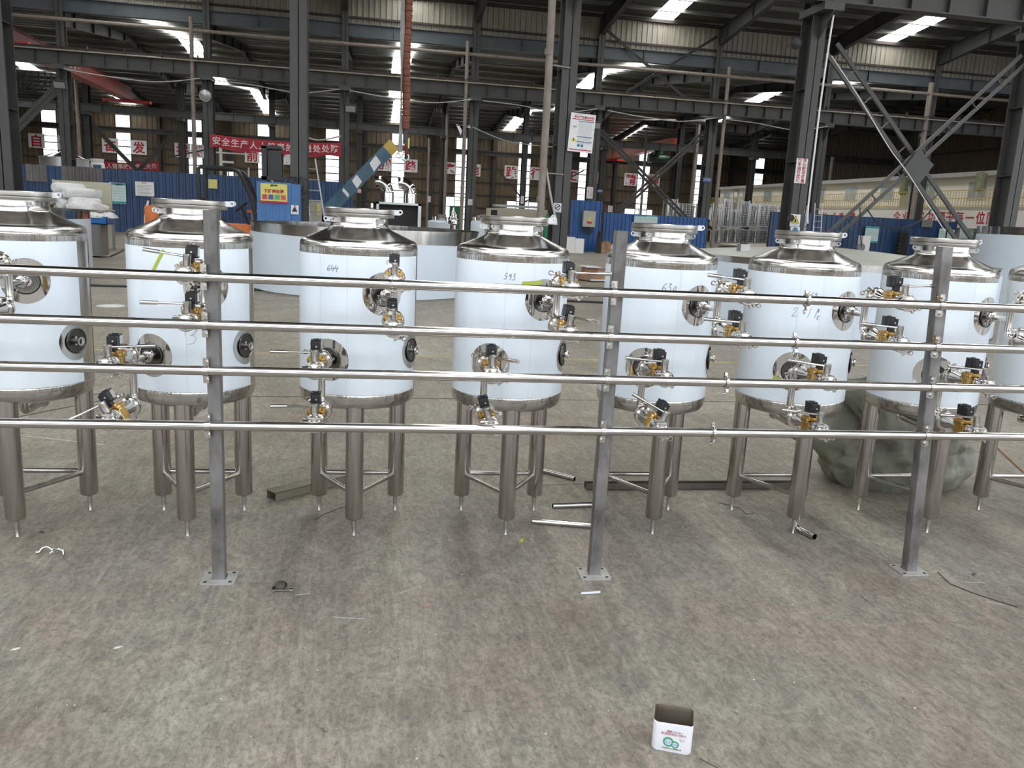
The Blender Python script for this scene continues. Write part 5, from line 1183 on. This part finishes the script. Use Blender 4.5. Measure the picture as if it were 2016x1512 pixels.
# steel square tube length
a, b = fl(534, 984), fl(700, 942); D = b - a; L = D.length; az = math.atan2(D.y, D.x)
t = thing('square_tube', 'open-ended square steel tube lying behind the tank marked 644', 'steel tube', (a.x, a.y, 0), az)
m = MB(); w, h = .085, .048
m.box(0, L, -w / 2, -w / 2 + .003, 0, h).box(0, L, w / 2 - .003, w / 2, 0, h).box(0, L, -w / 2, w / 2, h - .003, h).box(0, L, -w / 2, w / 2, 0, .003)
m.build('tube_wall', mat('olive_mill_steel', (.27, .25, .20), .4, .6, .15, 4), t)
def offcut(p, q, r, lab, m=STEEL):
    a, b = fl(*p), fl(*q); D = b - a
    return one('tube_offcut', MB().tube((0, 0, r), (D.length, 0, r), r, r - .0015, 20), m, lab, 'pipe offcut', (a.x, a.y, 0), math.atan2(D.y, D.x), 'pipe offcuts on the floor')
offcut((1131, 947), (1066, 930), .014, 'short polished tube offcut beside the tank marked 593')
offcut((1088, 1001), (1168, 998), .0145, 'polished tube offcut whose left end lies left of the middle post')
offcut((1048, 1031), (1163, 1040), .0145, 'longest polished tube offcut, just left of the middle post')
a = offcut((1603, 1063), (1568, 1045), .017, 'short tube offcut with a clamp at the foot of the tank marked 569')
cc = tri_clamp(.024, .011); one('loose_clamp', cc, STEEL, 'pipe clamp on the end of the short offcut by the tank foot', 'clamp', (fl(1566, 1046).x, fl(1566, 1046).y, .034), .9)
a, b = fl(1152, 962), fl(1560, 960); D = b - a
one('steel_channel', MB().box(0, D.length, -.03, .03, 0, .006).box(0, D.length, -.03, -.025, 0, .038).box(0, D.length, .025, .03, 0, .038), mat('rusty_channel', (.12, .098, .08), .55, .3, .25, 6), 'long brownish steel channel lying behind the tank marked 630', 'steel channel', (a.x, a.y, 0), math.atan2(D.y, D.x))
def wire(pts, r, lab, m, name='wire'):
    P_ = [fl(*p) for p in pts]; o = P_[0].copy(); return one(name, MB().path([p - o + Vector((0, 0, r)) for p in P_], r, 6), m, lab, 'wire', tuple(o))
WIRE = mat('welding_wire', (.55, .53, .48), .4, .6, .1, 5); DW = mat('dark_wire', (.05, .05, .045), .5, .2, .1, 5)
wire([(1060, 953), (1150, 952)], .003, 'thin grey rod lying left of the brownish channel', WIRE)
wire([(20, 857), (110, 866), (206, 877)], .003, 'white rod on the floor behind the leftmost tank', WIRE)
wire([(1400, 899), (1476, 936)], .002, 'thin pale rod between two right tanks', WIRE)
wire([(1415, 990), (1455, 1000), (1470, 1013), (1485, 1011)], .002, 'dark bent wire at the foot of the tank marked 569', DW)
wire([(620, 1024), (640, 1012), (685, 995)], .0016, 'thin brown wire between the feet of the tank marked 644', DW)
wire([(1846, 1127), (1870, 1150), (1920, 1170), (2003, 1196)], .0022, 'long dark curved wire on the floor at lower right', DW)
wire([(1941, 1185), (1975, 1192)], .0015, 'short pale wire touching the long curved wire', WIRE)
wire([(1899, 1146), (1938, 1148)], .0012, 'short straight wire beside the small nut at right', WIRE)
wire([(788, 1168), (827, 1154)], .0013, 'short pale rod on the open floor between left and middle posts', WIRE)
wire([(655, 1215), (718, 1219)], .001, 'very thin pale wire right of the loose clamp', WIRE)
wire([(1838, 1352), (1884, 1381)], .0013, 'pale rod on the floor at lower right', WIRE)
wire([(1695, 1174), (1723, 1196)], .001, 'thin dark wire on the floor left of the right foot plate', DW)
wire([(444, 1173), (463, 1185)], .001, 'tiny white wire at the corner of the left foot plate', WIRE)
wire([(581, 1172), (610, 1169)], .001, 'tiny pale wire right of the loose round clamp', WIRE)
wire([(1960, 880), (2015, 930)], .006, 'tapered wooden stick at the right picture edge', CARD, 'stick')
wire([(1378, 1494), (1412, 1512)], .0012, 'thin brown wire near the white tin at the bottom edge', DW)
# loose clamps
p = fl(108, 1093); t = thing('open_clamp', 'opened pipe clamp with two half rings lying at lower left', 'clamp', (p.x, p.y, 0), -.25)
r = .026
MB().path([(-.085, .0, .006)] + [(-.042 + r * 1.15 * math.cos(a), .004 + r * .5 * math.sin(a), .007 + r * .8 * math.sin(a)) for a in [PI - i * PI / 8 for i in range(9)]], .0055, 8).build('half_ring', STEEL, t)
MB().path([(.014 + r * 1.15 * math.cos(a), -.004 + r * .5 * math.sin(a), .007 + r * .7 * math.sin(a)) for a in [PI - i * PI / 8 for i in range(9)]] + [(.045, -.01, .007)], .0055, 8).build('half_ring', STEEL, t)
MB().cyl((.042, -.012, .008), (.060, -.045, .008), .004, n=8).cyl((.054, -.034, .008), (.060, -.046, .008), .009, n=10).build('wing_bolt', STEEL, t)
p = fl(552, 1160); t = thing('loose_clamp', 'closed round pipe clamp with its bolt lying right of the left foot plate', 'clamp', (p.x, p.y, 0), 0)
MB().lathe([(.020, 0), (.0265, 0), (.0265, .012), (.020, .012), (.020, 0)], 28, tr(0, .01, .004) @ rot('X', .25), cap=False).build('ring', STEEL, t)
MB().cyl((-.028, -.022, .008), (.048, -.026, .008), .0042, n=8).box(-.03, -.018, -.03, .0, .002, .014).cyl((.040, -.026, .008), (.052, -.027, .008), .009, n=8).build('wing_bolt', STEEL, t)
# tape scrap, nut, shards
p = fl(1026, 1065); one('tape_scrap', MB().add([(-.010, -.020, .002), (.010, -.024, .003), (.013, .020, .006), (-.006, .024, .002)], [(0, 1, 2, 3)]).add([(-.010, -.020, .0015), (.010, -.024, .0015), (.013, .020, .0015), (-.006, .024, .0015)], [(3, 2, 1, 0)]), TAPE, 'small yellow-green tape scrap on the floor between the posts', 'tape', (p.x, p.y, 0), -.25)
p = fl(1918, 1133); one('steel_nut', MB().lathe([(.006, 0), (.011, 0), (.011, .010), (.006, .010), (.006, 0)], 6, cap=False), DULL, 'small grey nut on the floor at right', 'nut', (p.x, p.y, 0))
p = fl(834, 1195); one('cigarette_butt', MB().cyl((0, 0, .004), (.022, .006, .004), .004, n=8), CARD, 'tiny dark butt on the open floor between the posts', 'butt', (p.x, p.y, 0))
p = fl(82, 1048); one('dark_shard', lump(1, .022, .014, .006, 9), DW, 'dark shard on the floor beside the leftmost tank foot', 'shard', (p.x, p.y, 0))
p = fl(1163, 1168); one('plastic_scrap', MB().add([(-.045, -.008, .001), (.0, -.012, .004), (.04, -.004, .001), (.045, .008, .006), (-.01, .010, .002), (-.04, .006, .003)], [(0, 1, 2, 3, 4, 5)]), PAPER, 'crumpled clear plastic scrap below the middle foot plate', 'scrap', (p.x, p.y, 0))
for i, (px, py) in enumerate([(31, 1278), (232, 1275)]):
    p = fl(px, py); one('wood_chip', lump(1, .03, .010, .004, 20 + i), mat('pale_chip', (.55, .53, .46), .7, 0, .1, 9) if i == 0 else bpy.data.materials['pale_chip'], ['pale pointed chip at the left picture edge', 'pale chip on the floor at lower left'][i], 'chip', (p.x, p.y, 0), .5)
random.seed(21); g = MB()
for i in range(170):
    px = random.uniform(0, 2016); py = random.uniform(900, 1500) if i % 3 else random.uniform(640, 900); p = fl(px, py); s = random.uniform(.0012, .0035) * (1 if py > 900 else 1.8); a = random.random() * 6
    g.add([(p.x + s * 1.6 * math.cos(a), p.y + s * 1.6 * math.sin(a), .0004), (p.x - s * math.sin(a), p.y + s * math.cos(a), .0004), (p.x - s * math.cos(a), p.y - s * math.sin(a), .0004), (p.x, p.y, s)], [(0, 1, 3), (1, 2, 3), (2, 0, 3)])
tag(g.build('floor_grit', mat('white_grit', (.65, .64, .60), .7, 0, .2, 50)), 'scattered white grit on the concrete floor', 'grit', kind='stuff')
# long black cables on the floor behind the tanks
for i, pts in enumerate([[(-60, 573), (150, 563), (250, 566), (600, 575), (900, 584), (1200, 598), (1330, 606)]]):
    P_ = [fl(*q) for q in pts]; o = P_[0].copy(); one('floor_cable', MB().path([p - o + Vector((0, 0, .02)) for p in P_], .02, 6), RUBBER, 'long black cable lying across the floor behind the tanks', 'cable', tuple(o))
for i, pts in enumerate([[(217, 506), (235, 498), (244, 492)], [(1140, 552), (1165, 556), (1205, 556)]]):
    P_ = [fl(*q) for q in pts]; o = P_[0].copy(); one('floor_cable', MB().path([p - o + Vector((0, 0, .02)) for p in P_], .018, 6), RUBBER, ['tangled black cable right of the grey cabinet foot', 'black cable below the flattened cartons'][i], 'cable', tuple(o))
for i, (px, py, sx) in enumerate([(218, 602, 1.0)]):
    p = fl(px, py); one('reflection_patch', MB().lathe([(.19, 0), (0, .0005)], 32, tr(0, 0, .0004)), mat('painted_reflection_white', (.75, .76, .76), .25, 0, .05, 1), 'small painted white reflection on the floor between the two left tanks', 'floor patch', (p.x, p.y, 0), 0)  # window reflection on the floor, painted as a flat white disc
# ---------------- woven sack ----------------
SACK = mat('grey_green_woven_sack', (.145, .147, .108), .6, 0, .22, 4.0, col2=(.26, .265, .205), bump=.5, detail=9)
def sack():
    nu, nv = 220, 110; vs = []; random.seed(4); ph = [random.random() * 6 for _ in range(10)]
    for j in range(nv + 1):
        v = j / nv
        for i in range(nu):
            u = 2 * PI * i / nu
            z = .66 * v
            # body bulges low, narrows up; the neck leans to the left and forms a peak
            r = .44 * (1 - .50 * v ** 1.6) * (.90 + .22 * math.sin(min(1, v * 4) * PI / 2)) if v < .97 else .1 * (1 - v) / .03
            lean = -.20 * v ** 2
            fold = .030 * math.sin(5 * u + 6 * v + ph[0]) + .020 * math.sin(9 * u - 8 * v + ph[1]) + .014 * math.sin(17 * u + 13 * v + ph[2]) + .010 * math.sin(29 * u - 19 * v + ph[3])
            fold += .05 * (abs(math.sin(3.5 * u + 5 * v + ph[6])) - .6) * (.3 + v) + .022 * (abs(math.sin(11 * u - 4 * v + 2 * math.sin(9 * v))) - .5)
            fold += .045 * max(0, math.sin(22 * v + 2.2 * math.sin(2 * u + ph[4]))) * math.sin(PI * min(1, v * 1.2))
            ear = .22 * math.exp(-((u - 3.35) / .22) ** 2) * math.exp(-((v - .48) / .12) ** 2) + .14 * math.exp(-((u - 3.5) / .35) ** 2) * math.exp(-((v - .93) / .10) ** 2)
            pv = Vector((math.cos(u) * .9, math.sin(u) * .9, v * 1.5))
            cr_ = (1 - abs(mnoise.noise(pv * 2.3 + Vector((3, 1, 2))))) ** 4 * .040 - (1 - abs(mnoise.noise(pv * 4.1))) ** 5 * .016 + (1 - abs(mnoise.noise(pv * 8.3 + Vector((7, 0, 1))))) ** 7 * .005 + .002 * mnoise.noise(pv * 14)
            rr = r + fold * (.35 + .6 * v) + ear + cr_ * (.5 + .5 * v)
            vs.append((1.04 * rr * math.cos(u) + lean, .62 * rr * math.sin(u), z + .02 * math.sin(4 * u + ph[5]) * v))
    fs = [(j * nu + i, j * nu + (i + 1) % nu, (j + 1) * nu + (i + 1) % nu, (j + 1) * nu + i) for j in range(nv) for i in range(nu)]
    fs.append(tuple(range(nu - 1, -1, -1)))
    return MB().add(vs, fs)
p = rk(3.18, 4.62)
one('woven_sack', sack(), SACK, 'large slumped grey-green woven sack on the floor behind the right tanks', 'sack', (p.x, p.y, 0), RZ, angle=70)
# ---------------- white tin ----------------
p = fl(1331, 1478); t = thing('tin_can', 'empty white square tin with red print and green discs at the bottom edge', 'tin', (p.x, p.y + .040, 0), -.40)
def tin():
    w, d, h, r = .059, .050, .094, .016; n = 5; pts = []
    for cx, cy, a0 in ((w - r, d - r, 0), (-w + r, d - r, PI / 2), (-w + r, -d + r, PI), (w - r, -d + r, 1.5 * PI)):
        for i in range(n + 1): a = a0 + PI / 2 * i / n; pts.append((cx, cy, math.cos(a), math.sin(a)))
    k = len(pts); rows = [(.97, 0), (1, .004), (1, .084), (1.0, .092), (.99, .0945), (.965, .092), (.96, .012), (.96, .004)]
    vs = []; fs = []
    for (s, z) in rows:
        for i, (cx, cy, c, s_) in enumerate(pts):
            x, y = cx + r * c, cy + r * s_; bow = 0
            if y > 0 and z > .05: bow = .006 * math.cos(x / w * PI / 2) * (z / .09)
            if y < 0 and z > .05: bow = .004 * math.cos(x / w * PI / 2) * (z / .09)
            vs.append((x * s, (y + bow) * s, z + (.003 * math.sin(x * 60) if z > .086 else 0)))
    m = len(rows)
    for j in range(m - 1):
        for i in range(k): fs.append((j * k + i, j * k + (i + 1) % k, (j + 1) * k + (i + 1) % k, (j + 1) * k + i))
    return vs, fs, k, m
vs, fs, k, m_ = tin()
out = MB().add(vs[:5 * k], fs[:4 * k] + [tuple(range(k - 1, -1, -1))]); out.build('tin_wall', mat('white_tin_paint', (.78, .78, .80), .35, 0, .04, 20), t)
MB().add(vs[4 * k:], [tuple(i - 4 * k for i in f) for f in fs[4 * k:]] + [tuple(range(3 * k, 4 * k))]).build('tin_inside', mat('dull_tin_inside', (.20, .165, .125), .42, .6, .2, 12), t)
yf = -.0507
text('red_print', '高速超薄型切割片', .0092, REDT, t, (.004, yf, .060), spacing=1.05)
text('black_print', '五羊·神力', .0066, INK, t, (.014, yf, 0.0685))
for i in range(3): MB().prism([(-.0175 + i * .005, .066), (-.0145 + i * .005, .066), (-.0110 + i * .005, .072), (-.0140 + i * .005, .072)], yf, yf + .0004).build('red_logo', REDT, t)
text('small_print', '型号 125', .0042, REDT, t, (.030, yf, .0475)); text('small_print', '规格 GB/T', .0032, INK, t, (.030, yf, .0430)); text('maker_print', '广州五羊神力工具有限公司', .0050, INK, t, (.0, yf, .0125), bold=.0001)
GRN = mat('green_disc_print', (.06, .30, .13), .5, 0, .05, 9); LB = mat('pale_blue_print', (.40, .58, .72), .5, 0, .15, 40)
for (x, z, r) in ((-.010, .034, .0155), (.010, .028, .0115)):
    d = MB().lathe([(r, 0), (r, .0004), (0, .0004)], 32, tr(x, yf + .0002 - (.0002 if r > .012 else 0), z) @ rot('X', PI / 2)).build('green_disc', GRN, t)
    MB().lathe([(r * .68, 0), (r * .68, .0004), (0, .0004)], 28, tr(x, yf - .0004, z) @ rot('X', PI / 2)).build('disc_centre', LB, d)
    MB().box(x - r * .5, x + r * .5, yf - .0011, yf - .0009, z - .0008, z + .0008, ).build('disc_bar', REDT, d)
    MB().lathe([(r * .14, 0), (r * .14, .0003), (0, .0003)], 16, tr(x, yf - .0012, z) @ rot('X', PI / 2)).build('disc_hole', PAPER, d)
